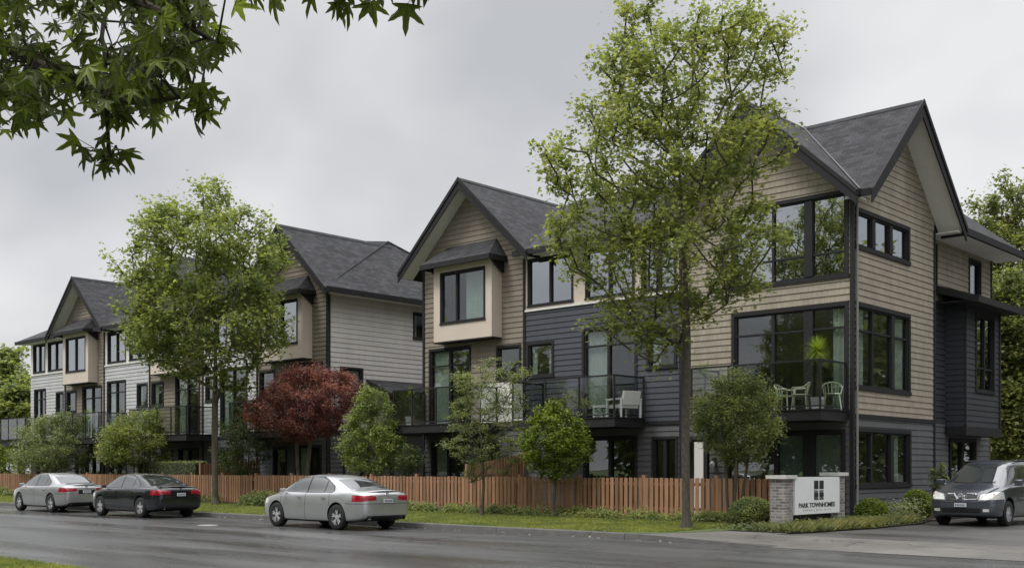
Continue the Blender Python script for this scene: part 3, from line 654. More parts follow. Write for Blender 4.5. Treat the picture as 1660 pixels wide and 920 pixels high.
# paved corner: concrete apron, then driveway asphalt
b = MB(); b.face([(-14.95, 20.15, .126), (-11.2, 20.15, .03), (12, 20.15, .015), (12, 21.9, .09), (-12.5, 22.3, .11), (-14.2, 21.7, .126)])
b.face([(-11.25, 19.93, .005), (12, 19.93, .005), (12, 20.15, .015), (-11.2, 20.15, .03)])
b.face([(-14.2, 21.7, .126), (-12.5, 22.3, .11), (-12.35, 22.76, .12), (-14.1, 22.76, .12), (-14.15, 22.4, .124)])
tag(b.build('driveway_apron', M_APRON), kind='structure')
b = MB(); b.face([(-12.5, 22.3, .108), (12, 21.9, .088), (12, 90, .10), (-13.9, 90, .10), (-13.9, 22.79, .10), (-12.35, 22.79, .108)])
tag(b.build('driveway', M_DRIVE), kind='structure')
# kerbs
def kerb(name, x0, x1, y0, y1, h):
    b = MB(); x = x0
    while x < x1-.01:
        L = 3.0 if x > -80 else 30.0
        e = min(x+L, x1)
        b.prism([(x+.006, y0, -.05), (x+.006, y0+(.02 if y0 > 10 else 0), h-.02), (x+.006, y0+(.04 if y0 > 10 else .0), h), (x+.006, y1, h), (x+.006, y1, -.05)], (e-x-.012, 0, 0)); x = e
    return tag(b.build(name, M_KERB), kind='structure')
kerb('far_kerb', -400, -15.0, 20.0, 20.16, .145)
kerb('near_kerb', -400, 400, 7.64, 7.8, .12)
b = MB()   # the kerb dropping at the driveway
P = [(-15.0+.8*i, .145-(.13)*min(1, i/4.75)**1.2) for i in range(6)]
for (xa, za), (xb, zb) in zip(P[:-1], P[1:]):
    b.face([(xa, 20.02, -.05), (xb, 20.02, -.05), (xb, 20.03, zb), (xa, 20.03, za)]); b.face([(xa, 20.03, za), (xb, 20.03, zb), (xb, 20.16, zb), (xa, 20.16, za)])
tag(b.build('dropped_kerb', M_KERB), kind='structure')

def grit():
    rng = np.random.default_rng(4); b = MB()
    for _ in range(70):
        x = rng.uniform(-46, -12); y = 19.97-abs(rng.normal(0, .10))-.02; s = rng.uniform(.008, .024)
        if rng.random() < .08: s *= 1.9
        b.tube((x, y, 0), (x+rng.normal(0, s), y+rng.normal(0, s), s*1.1), s, s*.5, n=6)
    tag(b.build('kerb_grit', mat('pale_grit', (.28, .27, .24), .9, var=.4, scale=20)), 'pale pebbles and grit lying in the gutter along the kerb', 'grit', kind='stuff')
grit()
def patch(x, y, w, d, rz):
    b = MB(); n = 18; rnd = random.Random(int(x*10)); P = []
    for i in range(n):
        a = 2*PI*i/n; r_ = 1+rnd.uniform(-.12, .12); P.append((x+w*r_*math.cos(a), y+d*r_*math.sin(a), .004))
    b.face(P); return b
tag(patch(-27.4, 17.0, .34, .30, 0).build('utility_cover', mat('worn_pale_metal', (.30, .29, .27), .6, var=.4, scale=12, bump=.6), None), 'pale worn utility cover set in the road ahead of the near silver sedan', 'utility cover')
# ------------------------------------------------------------------ cedar fence
def fence():
    h = empty('wooden_fence', (-40, 26, .13), 'long cedar picket fence in front of the townhouses', 'fence')
    rnd = random.Random(3); x = -70.0; x1 = -14.05
    while x < x1:
        e = min(x+2.44, x1)
        p = MB(); p.box(x-.05, x+.05, 25.95, 26.05, .12, 1.42); p.build('post', M_CEDAR, h)
        b = MB(); q = x+.055
        while q+.09 < e-.05:
            w = .122+rnd.uniform(-.008, .008); zt = 1.335+rnd.uniform(-.012, .012); y = 25.955+rnd.uniform(-.004, .004)
            b.box(q, q+w, y-.018, y, .19+rnd.uniform(-.01, .01), zt); 
            b.box(q+w-.012, q+w+.062, 26.035, 26.053, .20, zt-.03)
            q += w+.050
        b.build('picket_panel', M_CEDAR, h, weld=True)
        r = MB()
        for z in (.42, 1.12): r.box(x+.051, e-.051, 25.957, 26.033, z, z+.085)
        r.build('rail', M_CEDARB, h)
        x = e
    p = MB(); p.box(x1-.05, x1+.05, 25.95, 26.05, .12, 1.42); p.build('post', M_CEDAR, h)
fence()
# taller cedar screens between the front gardens
def screen(x, y0, y1, z0, z1, label):
    h = empty('garden_screen', (x, y0, .13), label, 'fence', 'tall cedar screens between the gardens')
    b = MB(); y = y0; n = int((y1-y0)/.14)
    for i in range(n):
        yy = y0+.14*i; zt = z0+(z1-z0)*i/n
        b.box(x-.012, x+.012, yy, yy+.115, .2, zt)
    b.build('board_panel', M_CEDAR, h)
    for yy in (y0-.08, y1):
        p = MB(); p.box(x-.05, x+.05, yy, yy+.09, .13, (z0 if yy < y0 else z1)+.06); p.build('post', M_CEDAR, h)
screen(-26.3, 26.3, 29.1, 1.7, 2.15, 'tall red cedar screen behind the fence right of the feathery grey green tree')
screen(-42.9, 26.3, 29.1, 1.8, 2.0, 'tall cedar screen left of the red maple')

# ------------------------------------------------------------------ entrance sign
def sign():
    X = -13.0; h = empty('entrance_sign', (X, 24, .13), 'white entrance sign board with black lettering between two brick pillars', 'sign')
    for (y0, s, zt) in ((23.35, .40, 1.36), (26.05, .40, 1.42)):
        b = MB(); b.box(X-.2, X-.2+s, y0, y0+s, .12, zt); p = b.build('pillar', M_BRICK, h)
        c = MB(); c.box(X-.27, X-.13+s, y0-.07, y0+s+.07, zt, zt+.085); c.build('cap', M_CONC, p)
    X += .215; b = MB(); b.box(X-.02, X+.03, 23.752, 26.06, .50, 1.40); b.build('sign_panel', M_SIGN, h)
    b = MB(); b.box(X-.25, X-.2, 23.76, 26.04, .30, .48); b.build('bottom_rail', M_TRIM, h)
    xs = X+.034
    # window-like emblem: two panes over two barred panes
    L = MB(); yc = 24.95; w = .25
    for (a, b_) in ((-w, -.025), (.025, w)):
        L.box(X+.0305, xs, yc+a, yc+b_, 1.10, 1.31)
        L.box(X+.0305, xs, yc+a, yc+b_, .84, .865); L.box(X+.0305, xs, yc+a, yc+b_, .91, 1.01)
        n = 5
        for i in range(n):
            ya = yc+a+(b_-a)*i/n; L.box(X+.0305, xs, ya, ya+(b_-a)/n*.66, .866, .909); L.box(X+.0305, xs, ya, ya+(b_-a)/n*.62, 1.011, 1.075)
    L.build('emblem', M_BLACK, h)
    def text(s, size, y, z, m, width, name, bold):
        cu = bpy.data.curves.new(name, 'FONT'); cu.body = s; cu.size = size; cu.extrude = .003; cu.offset = bold; cu.align_x = 'CENTER'
        o = bpy.data.objects.new(name, cu); COL.objects.link(o)
        me = bpy.data.meshes.new_from_object(o.evaluated_get(bpy.context.evaluated_depsgraph_get())) if False else None
        bpy.context.view_layer.update(); dg = bpy.context.evaluated_depsgraph_get()
        me = bpy.data.meshes.new_from_object(o.evaluated_get(dg)); bpy.data.objects.remove(o)
        co = np.empty(len(me.vertices)*3); me.vertices.foreach_get('co', co); co = co.reshape(-1, 3)
        ww = co[:, 0].max()-co[:, 0].min(); kx = width/ww; cx = (co[:, 0].max()+co[:, 0].min())/2
        out = np.stack([X+.033+co[:, 2], y+(co[:, 0]-cx)*kx, z+co[:, 1]], 1)
        me.vertices.foreach_set('co', out.ravel().astype(np.float32)); me.update(); me.materials.clear()
        return link(name, me, m, h)
    text('PARK TOWNHOMES', .155, 24.86, .665, M_BLACK, 1.86, 'sign_lettering', .004)
    # faint illegible second line
    L = MB(); rnd = random.Random(5); y = 24.15
    while y < 25.6:
        L.box(X+.0305, X+.033, y, y+.03, .575, .575+rnd.choice((.03, .045, .045))); y += rnd.choice((.06, .075, .075, .13))
    L.build('small_lettering', mat('faint_lettering', (.36, .36, .35), .6), h)
sign()

# ------------------------------------------------------------------ cars
def bake(me, mods):
    o = bpy.data.objects.new('tmp', me); COL.objects.link(o); mods(o)
    bpy.context.view_layer.update()
    m2 = bpy.data.meshes.new_from_object(o.evaluated_get(bpy.context.evaluated_depsgraph_get()))
    bpy.data.objects.remove(o); return m2
def carve(bm, planes, mi, cond=None, layer_keep=()):
    """planes: list of (point, outward normal). cut the surface along them and give the faces inside the material index mi"""
    cond = cond or (lambda c, n: True)
    for co, no in planes:
        co = Vector(co); no = Vector(no).normalized()
        fs = [f for f in bm.faces if f.material_index == 0 and cond(f.calc_center_median(), f.normal) and
              all((f.calc_center_median()-Vector(c)).dot(Vector(n).normalized()) < .25 for c, n in planes)]
        ge = set(); 
        for f in fs: ge.update(f.edges); ge.update(f.verts)
        bmesh.ops.bisect_plane(bm, geom=list(ge)+fs, plane_co=co, plane_no=no, dist=1e-5)
    bm.faces.ensure_lookup_table()
    for f in bm.faces:
        c = f.calc_center_median()
        if f.material_index == 0 and cond(c, f.normal) and all((c-Vector(a)).dot(Vector(n)) < 1e-5 for a, n in planes): f.material_index = mi
def poly_planes(pts, view):
    """convex outline in a view plane -> cutting planes; view 'xz', 'yz' or 'xy'"""
    ax = {'xz': (0, 2), 'yz': (1, 2), 'xy': (0, 1)}[view]; out = []
    cx = sum(p[0] for p in pts)/len(pts); cy = sum(p[1] for p in pts)/len(pts)
    for i in range(len(pts)):
        a = pts[i]; b = pts[(i+1) % len(pts)]
        n = (b[1]-a[1], -(b[0]-a[0]))
        if (cx-a[0])*n[0]+(cy-a[1])*n[1] > 0: n = (-n[0], -n[1])
        l = math.hypot(*n); n = (n[0]/l, n[1]/l)
        co = [0, 0, 0]; no = [0, 0, 0]; co[ax[0]] = a[0]; co[ax[1]] = a[1]; no[ax[0]] = n[0]; no[ax[1]] = n[1]
        out.append((co, no))
    return out
def grow(pts, d): return shrink(pts, -d)
def shrink(pts, d):
    cx = sum(p[0] for p in pts)/len(pts); cy = sum(p[1] for p in pts)/len(pts)
    return [(p[0]-(p[0]-cx)/max(1e-6, math.hypot(p[0]-cx, p[1]-cy))*d, p[1]-(p[1]-cy)/max(1e-6, math.hypot(p[0]-cx, p[1]-cy))*d) for p in pts]
def wheel(root, x, y, r=.335, w=.215, spokes=5, side=1):
    """tyre lathe about the axle, with the rim and its spokes as a piece of it"""
    T = MB(); n = 28
    prof = [(r*.62, -w/2+.01), (r*.93, -w/2), (r, -w/2+.035), (r, w/2-.035), (r*.93, w/2), (r*.62, w/2-.01)]
    for (r0, y0), (r1, y1) in zip(prof[:-1], prof[1:]):
        for k in range(n):
            a, b = 2*PI*k/n, 2*PI*(k+1)/n
            T.face([(r0*math.cos(a), y0, r0*math.sin(a)), (r0*math.cos(b), y0, r0*math.sin(b)), (r1*math.cos(b), y1, r1*math.sin(b)), (r1*math.cos(a), y1, r1*math.sin(a))])
    me = T.mesh('wheel', True); me.transform(Matrix.Translation((x, y, r)))
    wl = link('wheel', me, M_TYRE, root, True, True)
    R = MB(); yo = side*(w/2-.02)
    def ring(r0, ya, r1, yb):
        for k in range(n):
            a, b = 2*PI*k/n, 2*PI*(k+1)/n
            R.face([(r0*math.cos(a), ya, r0*math.sin(a)), (r0*math.cos(b), ya, r0*math.sin(b)), (r1*math.cos(b), yb, r1*math.sin(b)), (r1*math.cos(a), yb, r1*math.sin(a))])
    rr = r*.75
    ring(rr, yo, rr*.93, yo); ring(rr*.93, yo, rr*.88, yo-side*.12)
    ring(.001, yo-side*.005, .05, yo-side*.005); ring(.05, yo-side*.005, .065, yo-side*.04)
    for k in range(spokes):
        for d in (-.12, .12):
            a = 2*PI*k/spokes+.3; ca, sa = math.cos(a+d*.4), math.sin(a+d*.4); cb, sb = math.cos(a+d*1.6), math.sin(a+d*1.6)
            t = (-math.sin(a), math.cos(a)); hw = .016
            p0 = (.04*ca, .04*sa); p1 = (rr*.95*cb, rr*.95*sb)
            P = [(p0[0]-t[0]*hw, yo-side*.012, p0[1]-t[1]*hw), (p0[0]+t[0]*hw, yo-side*.012, p0[1]+t[1]*hw), (p1[0]+t[0]*hw*1.2, yo-side*.006, p1[1]+t[1]*hw*1.2), (p1[0]-t[0]*hw*1.2, yo-side*.006, p1[1]-t[1]*hw*1.2)]
            R.prism(P, (0, -side*.03, 0))
    me = R.mesh('rim'); me.transform(Matrix.Translation((x, y, r))); link('rim', me, M_RIM, wl, False, True)
    D = MB()
    for k in range(n):
        a, b = 2*PI*k/n, 2*PI*(k+1)/n; yy = yo-side*.115
        D.face([(0, yy, 0), (rr*.9*math.cos(a), yy, rr*.9*math.sin(a)), (rr*.9*math.cos(b), yy, rr*.9*math.sin(b))])
    me = D.mesh('brake_disc'); me.transform(Matrix.Translation((x, y, r))); link('brake_disc', me, M_BLACKP, wl, False, True)
def carbody(st, wheels, rw, ywell=.56):
    """st: stations (x, w, zb, zs, wc, wr, zt) ; returns baked bmesh"""
    bm = bmesh.new(); rings = []
    for (x, w, zb, zs, wc, wr, zt) in st:
        hs = zs-zb
        half = [(0, zb), (w*.80, zb), (w*.955, zb+.05), (w*.995, zb+hs*.28), (w, zb+hs*.55), (w*.985, zb+hs*.80), (w*.955, zs), (wc, zs+.035*min(1, max(.2, (zt-zs)*4))),
                ((wc+wr)/2+.012, zs+(zt-zs)*.5), (wr, zt-.045), (wr*.80, zt-.005), (0, zt+.012)]
        L = [bm.verts.new((x, y, z)) for y, z in half]; R = [bm.verts.new((x, -y, z)) for y, z in half[1:-1]]
        rings.append(L+R[::-1])
    n = len(rings[0])
    for a, b in zip(rings[:-1], rings[1:]):
        for i in range(n):
            j = (i+1) % n; bm.faces.new([a[i], a[j], b[j], b[i]])
    bm.faces.new(rings[0]); bm.faces.new(rings[-1][::-1])
    cr = bm.edges.layers.float.new('crease_edge')
    for a, b in zip(rings[:-1], rings[1:]):
        for i in range(n):
            e = bm.edges.get((a[i], b[i]))
            k = i if i < 12 else 22-i
            if e and k == 6: e[cr] = .45
            if e and k == 4: e[cr] = .25
            if e and k in (1, 2): e[cr] = .4
            if e and k == 9: e[cr] = .25
    bmesh.ops.recalc_face_normals(bm, faces=bm.faces)
    me = bpy.data.meshes.new('b'); bm.to_mesh(me); bm.free()
    cuts = []
    for (x, s) in wheels:
        c = bmesh.new(); bmesh.ops.create_cone(c, cap_ends=True, segments=40, radius1=rw, radius2=rw, depth=.8)
        cm = bpy.data.meshes.new('c'); c.to_mesh(cm); c.free()
        cm.transform(Matrix.Translation((x, s*(ywell+.4), rw*.5+.335*.5+.0)) @ Matrix.Rotation(PI/2, 4, 'X'))
        co = bpy.data.objects.new('cut', cm); COL.objects.link(co); cuts.append(co)
    def mods(o):
        s = o.modifiers.new('s', 'SUBSURF'); s.levels = 2; s.render_levels = 2
        for c in cuts:
            m = o.modifiers.new('b', 'BOOLEAN'); m.operation = 'DIFFERENCE'; m.object = c; m.solver = 'EXACT'
    m2 = bake(me, mods)
    for c in cuts: bpy.data.objects.remove(c)
    bm = bmesh.new(); bm.from_mesh(m2)
    for f in bm.faces: f.material_index = 0
    bm.normal_update()
    for (x, s) in wheels:
        zc = rw*.5+.1675
        for f in bm.faces:
            c = f.calc_center_median(); d = math.hypot(c.x-x, c.z-zc)
            if c.y*s > ywell-.02 and d < rw+.004:
                rad = Vector((c.x-x, 0, c.z-zc)).normalized() if d > .01 else Vector((0, 1, 0))
                if abs(f.normal.dot(rad)) > .8 and abs(f.normal.y) < .3 and d > rw-.01: f.material_index = 1
                elif abs(c.y-s*ywell) < .01: f.material_index = 1
    return bm
def split(bm, root, table, local=True):
    """table: material index -> (name, material, parent_key); makes one mesh per carved region (left and right ones too when listed as pairs)"""
    made = {}
    for mi, name, m, pk, pair in table:
        for side in ((1, -1) if pair else (0,)):
            sub = bm.copy(); sub.faces.ensure_lookup_table()
            mis = mi if isinstance(mi, tuple) else (mi,)
            kill = [f for f in sub.faces if f.material_index not in mis or (side and f.calc_center_median().y*side < 0)]
            bmesh.ops.delete(sub, geom=kill, context='FACES')
            if not len(sub.faces): sub.free(); continue
            for f in sub.faces: f.material_index = 0 if f.material_index == mis[0] else 1; f.smooth = True
            me = bpy.data.meshes.new(name); sub.to_mesh(me); sub.free()
            try: me.set_sharp_from_angle(angle=math.radians(38))
            except Exception: pass
            par = made.get(pk, root)
            ob = link(name, me, m, par, False, True); made.setdefault(name, ob)
    return made
def lp(root, name, m, parent, f, smooth=False):
    b = MB(); f(b); return b.build(name, m, parent or root, smooth, True)
def sedan(name_label, paint, glass_pale=True, spoiler=True, exhaust=False, dark_plate=False):
    root = empty('sedan', (0, 0, 0), name_label, 'car', 'sedans parked along the kerb')
    WX = (-1.33, 1.33); Wh = [(x, s) for x in WX for s in (-1, 1)]
    st = [(-2.335, .60, .42, .74, .56, .50, .84), (-2.31, .74, .34, .86, .66, .60, .95), (-2.22, .83, .28, .925, .72, .66, 1.005), (-2.0, .885, .23, .945, .76, .70, 1.04), (-1.7, .905, .20, .95, .78, .70, 1.065),
          (-1.5, .91, .19, .95, .79, .68, 1.13), (-1.25, .912, .18, .948, .80, .66, 1.235), (-.95, .915, .18, .945, .81, .64, 1.345), (-.55, .915, .18, .94, .815, .625, 1.425), (-.05, .915, .18, .93, .815, .62, 1.452), (.35, .913, .18, .92, .81, .62, 1.43),
          (.65, .91, .18, .915, .80, .635, 1.345), (.95, .908, .18, .91, .79, .66, 1.20), (1.25, .905, .18, .90, .78, .69, 1.045), (1.45, .90, .18, .885, .77, .68, .985), (1.72, .888, .19, .84, .755, .64, .94), (1.94, .85, .22, .78, .70, .58, .875), (2.09, .77, .28, .69, .62, .50, .77), (2.15, .62, .36, .58, .50, .42, .62)]
    bm = carbody(st, Wh, .375)
    up = lambda c, n: c.z > .93
    side = lambda c, n: abs(n.y) > .35
    wins = [[(1.10, .985), (.62, 1.245), (.36, 1.345), (.03, 1.385), (.03, .975)], [(-.03, .975), (-.03, 1.385), (-.45, 1.365), (-.72, 1.30), (-.72, .985)], [(-.76, .985), (-.76, 1.285), (-1.06, 1.125), (-1.12, 1.03), (-1.06, .992)]]
    for w in wins: carve(bm, poly_planes(w, 'xz'), 2, lambda c, n: c.z > .9 and abs(n.y) > .35 and abs(c.y) > .4)
    for w in wins: carve(bm, poly_planes(grow(w, .035), 'xz'), 7, lambda c, n: c.z > .9 and abs(n.y) > .3 and abs(c.y) > .4)
    carve(bm, poly_planes([(-.99, .56), (-1.66, .64), (-1.66, -.64), (-.99, -.56)], 'xy'), 8, lambda c, n: n.z > .2 and c.z > 1.0)
    carve(bm, poly_planes([(1.28, .67), (.50, .56), (.50, -.56), (1.28, -.67)], 'xy'), 3, lambda c, n: n.z > .2 and c.z > 1.0)
    # tail lamps, headlamps
    for s in (1, -1):
        pl = poly_planes([(s*.37, .785), (s*.95, .745), (s*.95, .92), (s*.37, .90)], 'yz')+[((-1.93, 0, 0), (1, 0, 0))]
        carve(bm, pl, 4, lambda c, n: c.x < -1.8)
        pl = poly_planes([(s*.42, .60), (s*.93, .66), (s*.93, .80), (s*.50, .69)], 'yz')+[((1.72, 0, 0), (-1, 0, 0))]
        carve(bm, pl, 5, lambda c, n: c.x > 1.6)
    carve(bm, poly_planes([(-.5, .50), (.5, .50), (.45, .66), (-.45, .66)], 'yz'), 6, lambda c, n: c.x > 1.9)
    # lower black apron at the tail and dark sill
    carve(bm, poly_planes([(-.70, .20), (.70, .20), (.64, .385), (-.64, .385)], 'yz'), 9, lambda c, n: c.x < -2.0)
    carve(bm, [((0, 0, .235), (0, 0, 1))], 9, lambda c, n: abs(c.x) < 2.0 and n.z > -.99)
    # shut lines
    for w in ([(.02, .24), (.005, .24), (.005, .97), (.02, .97)], [(-1.02, .62), (-1.035, .62), (-1.035, .95), (-1.02, .95)], [(1.12, .30), (1.105, .30), (1.13, .95), (1.145, .95)]):
        carve(bm, poly_planes(w, 'xz'), 7, lambda c, n: abs(n.y) > .5 and abs(c.y) > .7)
    carve(bm, [((0, 0, .905+.0), (0, 0, 1)), ((0, 0, .893), (0, 0, -1)), ((0, .36, 0), (0, 1, 0)), ((0, -.36, 0), (0, -1, 0))], 7, lambda c, n: c.x < -2.1)
    carve(bm, [((0, 0, .70), (0, 0, 1)), ((0, 0, .688), (0, 0, -1))], 7, lambda c, n: c.x < -1.75 and n.x < .2)
    M = split(bm, root, [((0, 1, 7, 9), 'body', [paint, M_BLACKP], None, False), (8, 'rear_window', M_CARGLASS, None, False), (2, 'side_window', M_CARGLASSL if glass_pale else M_CARGLASS, None, True), (3, 'windscreen', M_CARGLASS, None, False),
                         (4, 'tail_light', M_RED, None, True), (5, 'headlight', M_LAMP, None, True), (6, 'grille', M_BLACKP, None, False)])
    bm.free()
    # window surround, pillars
    def sur(b):
        for s in (1, -1):
            y = s*.822
            b.box(.02, -.02, s*.80, s*.826, .975, .98)
    for x, s in Wh: wheel(root, x, s*.805, .335, .215, 5, s)
    for s in (1, -1):
        b = MB(); b.box(1.0, .93, s*.80, s*.90, .955, .985); b.box(1.01, .90, s*.87, s*1.01, .955, 1.06)
        me = b.mesh('mirror', True)
        me = bake(me, lambda o: (setattr(o.modifiers.new('b', 'BEVEL'), 'width', .03), setattr(o.modifiers[0], 'segments', 3)))
        link('mirror', me, paint, root, True, True)
        for x in (.20, -.86):
            b = MB(); b.box(x, x+.17, s*.905, s*.935, .825, .85); b.build('door_handle', paint, root, local=True)
    # plate, badge, lamp details
    b = MB(); b.box(-2.352, -2.30, -.30, .30, .70, .775+.06); b.build('plate_recess', M_BLACKP if dark_plate else paint, M['body'], local=True)
    b = MB(); b.box(-2.362, -2.353, -.155, .155, .715, .815); pl = b.build('licence_plate', M_PLATE, root, local=True)
    b = MB(); rnd = random.Random(1)
    for i in range(6): b.box(-2.366, -2.3625, -.125+i*.042, -.10+i*.042, .738, .788)
    b.build('plate_marks', mat('plate_ink', (.12, .13, .2), .6), pl, local=True)
    b = MB()
    for k in range(14):
        a, c = 2*PI*k/14, 2*PI*(k+1)/14
        b.prism([(-2.30, .045*math.cos(a), .93+.045*math.sin(a)), (-2.30, .045*math.cos(c), .93+.045*math.sin(c)), (-2.30, .03*math.cos(c), .93+.03*math.sin(c)), (-2.30, .03*math.cos(a), .93+.03*math.sin(a))], (-.025, 0, 0))
    b.build('badge', M_CHROME, root, local=True)
    b = MB(); b.prism([(-2.33, -.5, .645), (-2.39, -.5, .62), (-2.39, -.5, .58), (-2.33, -.5, .56)], (0, 1.0, 0)) if False else None
    if spoiler:
        b = MB(); n = 12
        for i in range(n):
            ya = -.56+1.12*i/n; yb = -.56+1.12*(i+1)/n; da = -.10*(1-(2*i/n-1)**2); db = -.10*(1-(2*(i+1)/n-1)**2)
            P = lambda y, d: [(-2.00+d, y, 1.022-.12*y*y), (-2.16+d, y, 1.045-.12*y*y), (-2.175+d, y, 1.03-.12*y*y), (-2.10+d, y, .97-.12*y*y)]
            A = P(ya, da); B = P(yb, db)
            for k in range(4): b.face([A[k], A[(k+1) % 4], B[(k+1) % 4], B[k]])
            if i == 0: b.face(A)
            if i == n-1: b.face(B)
        b.build('boot_lip', paint, root, True, True)
    for s in (1, -1):
        b = MB(); b.tube((-2.20, s*.55, .31), (-2.36, s*.55, .31), .04, n=10, cap=False); b.build('exhaust', M_CHROME, root, local=True)
    return root
def carpaint(name, col, metal=.75, rough=.3):
    m, nt, b = _nodes(name); b.inputs['Base Color'].default_value = (*col, 1); b.inputs['Metallic'].default_value = metal; b.inputs['Roughness'].default_value = rough
    b.inputs['Coat Weight'].default_value = 1; b.inputs['Coat Roughness'].default_value = .03
    N = nt.nodes; L = nt.links; tc = N.new('ShaderNodeTexCoord'); nz = N.new('ShaderNodeTexNoise'); nz.inputs['Scale'].default_value = 3; nz.inputs['Detail'].default_value = 6
    L.new(tc.outputs['Object'], nz.inputs['Vector']); mr = N.new('ShaderNodeMapRange'); mr.inputs['To Min'].default_value = rough*.7; mr.inputs['To Max'].default_value = rough*1.5
    L.new(nz.outputs['Fac'], mr.inputs['Value']); L.new(mr.outputs['Result'], b.inputs['Roughness'])
    return m
P_SIL = carpaint('silver_paint', (.50, .51, .52)); P_SIL2 = carpaint('warm_silver_paint', (.46, .465, .47)); P_BLK = carpaint('black_paint', (.012, .014, .020), .4, .2); P_GREY = carpaint('slate_paint', (.095, .108, .130), .7, .28)
c1 = sedan('silver sedan parked nearest, tail towards the sign, in front of the red maple', P_SIL)
c1.location = (-24.15, 18.86, 0); c1.rotation_euler = (0, 0, PI)
c2 = sedan('black sedan parked between the two silver sedans', P_BLK)
c2.location = (-34.45, 18.92, 0); c2.rotation_euler = (0, 0, PI+.01)
c3 = sedan('silver sedan farthest left, nose ahead of the black sedan', P_SIL2, dark_plate=True)
c3.location = (-40.95, 18.95, 0); c3.rotation_euler = (0, 0, PI)

def suv():
    root = empty('minivan', (0, 0, .09), 'dark grey people carrier facing the street in the driveway', 'car')
    WX = (-1.42, 1.42); Wh = [(x, s) for x in WX for s in (-1, 1)]
    st = [(-2.40, .62, .46, .93, .60, .50, 1.30), (-2.36, .79, .36, 1.04, .72, .58, 1.53), (-2.15, .885, .26, 1.07, .79, .63, 1.67), (-1.6, .912, .22, 1.07, .825, .64, 1.735), (-.8, .918, .20, 1.06, .835, .64, 1.755), (-.1, .92, .20, 1.05, .835, .635, 1.74), (.35, .92, .20, 1.04, .835, .63, 1.69), (.62, .92, .20, 1.035, .835, .635, 1.585),
          (1.0, .918, .20, 1.02, .83, .67, 1.37), (1.38, .915, .20, 1.00, .82, .73, 1.15), (1.60, .91, .20, .975, .80, .71, 1.06), (1.88, .895, .22, .925, .77, .64, .995), (2.10, .86, .24, .855, .72, .57, .925), (2.26, .79, .28, .77, .64, .48, .82), (2.34, .66, .36, .66, .52, .40, .70)]
    bm = carbody(st, Wh, .40)
    for w in ([(1.25, 1.08), (.80, 1.38), (.55, 1.52), (.14, 1.60), (.14, 1.08)], [(.08, 1.09), (.08, 1.62), (-.92, 1.64), (-.92, 1.10)], [(-.98, 1.10), (-.98, 1.64), (-1.95, 1.60), (-2.05, 1.15)]):
        carve(bm, poly_planes(w, 'xz'), 2, lambda c, n: c.z > 1.0 and abs(n.y) > .35 and abs(c.y) > .4)
    for w in ([(1.24, 1.08), (.62, 1.59), (-1.98, 1.66), (-2.09, 1.12)],): carve(bm, poly_planes(w, 'xz'), 7, lambda c, n: c.z > 1.0 and abs(n.y) > .3 and abs(c.y) > .4)
    carve(bm, poly_planes([(1.50, .79), (.50, .60), (.50, -.60), (1.50, -.79)], 'xy'), 3, lambda c, n: n.z > .2 and c.z > 1.05)
    for s in (1, -1):
        pl = poly_planes([(s*.44, .70), (s*.98, .72), (s*.98, .90), (s*.78, .91), (s*.46, .84)], 'yz')+[((1.72, 0, 0), (-1, 0, 0))]
        carve(bm, pl, 5, lambda c, n: c.x > 1.6)
        pl = poly_planes([(s*.10, .73), (s*.40, .725), (s*.40, .855), (s*.14, .865)], 'yz')
        carve(bm, pl, 6, lambda c, n: c.x > 1.9 )
        pl = poly_planes([(s*.55, .40), (s*.70, .40), (s*.70, .47), (s*.55, .47)], 'yz'); carve(bm, pl, 8, lambda c, n: c.x > 1.9)
    carve(bm, poly_planes([(-.48, .36), (.48, .36), (.52, .49), (-.52, .49)], 'yz'), 10, lambda c, n: c.x > 2.0)
    carve(bm, [((0, 0, .26), (0, 0, 1))], 9, lambda c, n: abs(c.x) < 2.2 and n.z > -.99)
    for w in ([(.12, .28), (.105, .28), (.105, 1.07), (.12, 1.07)], [(-.93, .30), (-.945, .30), (-.945, 1.07), (-.93, 1.07)], [(1.20, .45), (1.185, .45), (1.24, 1.05), (1.255, 1.05)]):
        carve(bm, poly_planes(w, 'xz'), 7, lambda c, n: abs(n.y) > .5 and abs(c.y) > .7)
    carve(bm, [((0, 0, .635), (0, 0, 1)), ((0, 0, .622), (0, 0, -1))], 7, lambda c, n: c.x > 1.85)
    M = split(bm, root, [((0, 1, 7, 9, 10), 'body', [P_GREY, M_BLACKP], None, False), (2, 'side_window', M_CARGLASS, None, True), (3, 'windscreen', M_CARGLASS, None, False),
                         (5, 'headlight', M_LAMP, None, True), (6, 'grille', M_BLACKP, None, False), (8, 'fog_lamp', M_LAMP, None, True)])
    bm.free()
    for x, s in Wh: wheel(root, x, s*.80, .335, .22, 7, s)
    for s in (1, -1):
        b = MB(); b.box(1.10, 1.0, s*.86, s*.94, 1.07, 1.11); b.box(1.13, .97, s*.92, s*1.12, 1.06, 1.22)
        me = bake(b.mesh('mirror', True), lambda o: (setattr(o.modifiers.new('b', 'BEVEL'), 'width', .035), setattr(o.modifiers[0], 'segments', 3))); link('mirror', me, P_GREY, root, True, True)
        b = MB()
        for i in range(12):
            x0 = -1.8+2.0*i/12; x1 = -1.8+2.0*(i+1)/12; f = lambda x: 1.728-.035*((x+.75)/1.2)**2
            b.tube((x0, s*.60, f(x0)), (x1, s*.60, f(x1)), .02, n=6)
        b.build('roof_rail', M_BLACKP, root, True, True)
        for x in (.30, -.80):
            b = MB(); b.box(x, x+.17, s*.905, s*.935, .93, .955); b.build('door_handle', P_GREY, root, local=True)
        b = MB(); b.box(2.10, 2.15, s*.745, s*.79, .80, .86); b.build('indicator', M_AMBER, root, local=True)
    g = M['grille']
    b = MB()
    def bar(p, q, r=.016): b.tube(p, q, r, n=6)
    X = lambda y: 2.352-.18*abs(y)**2
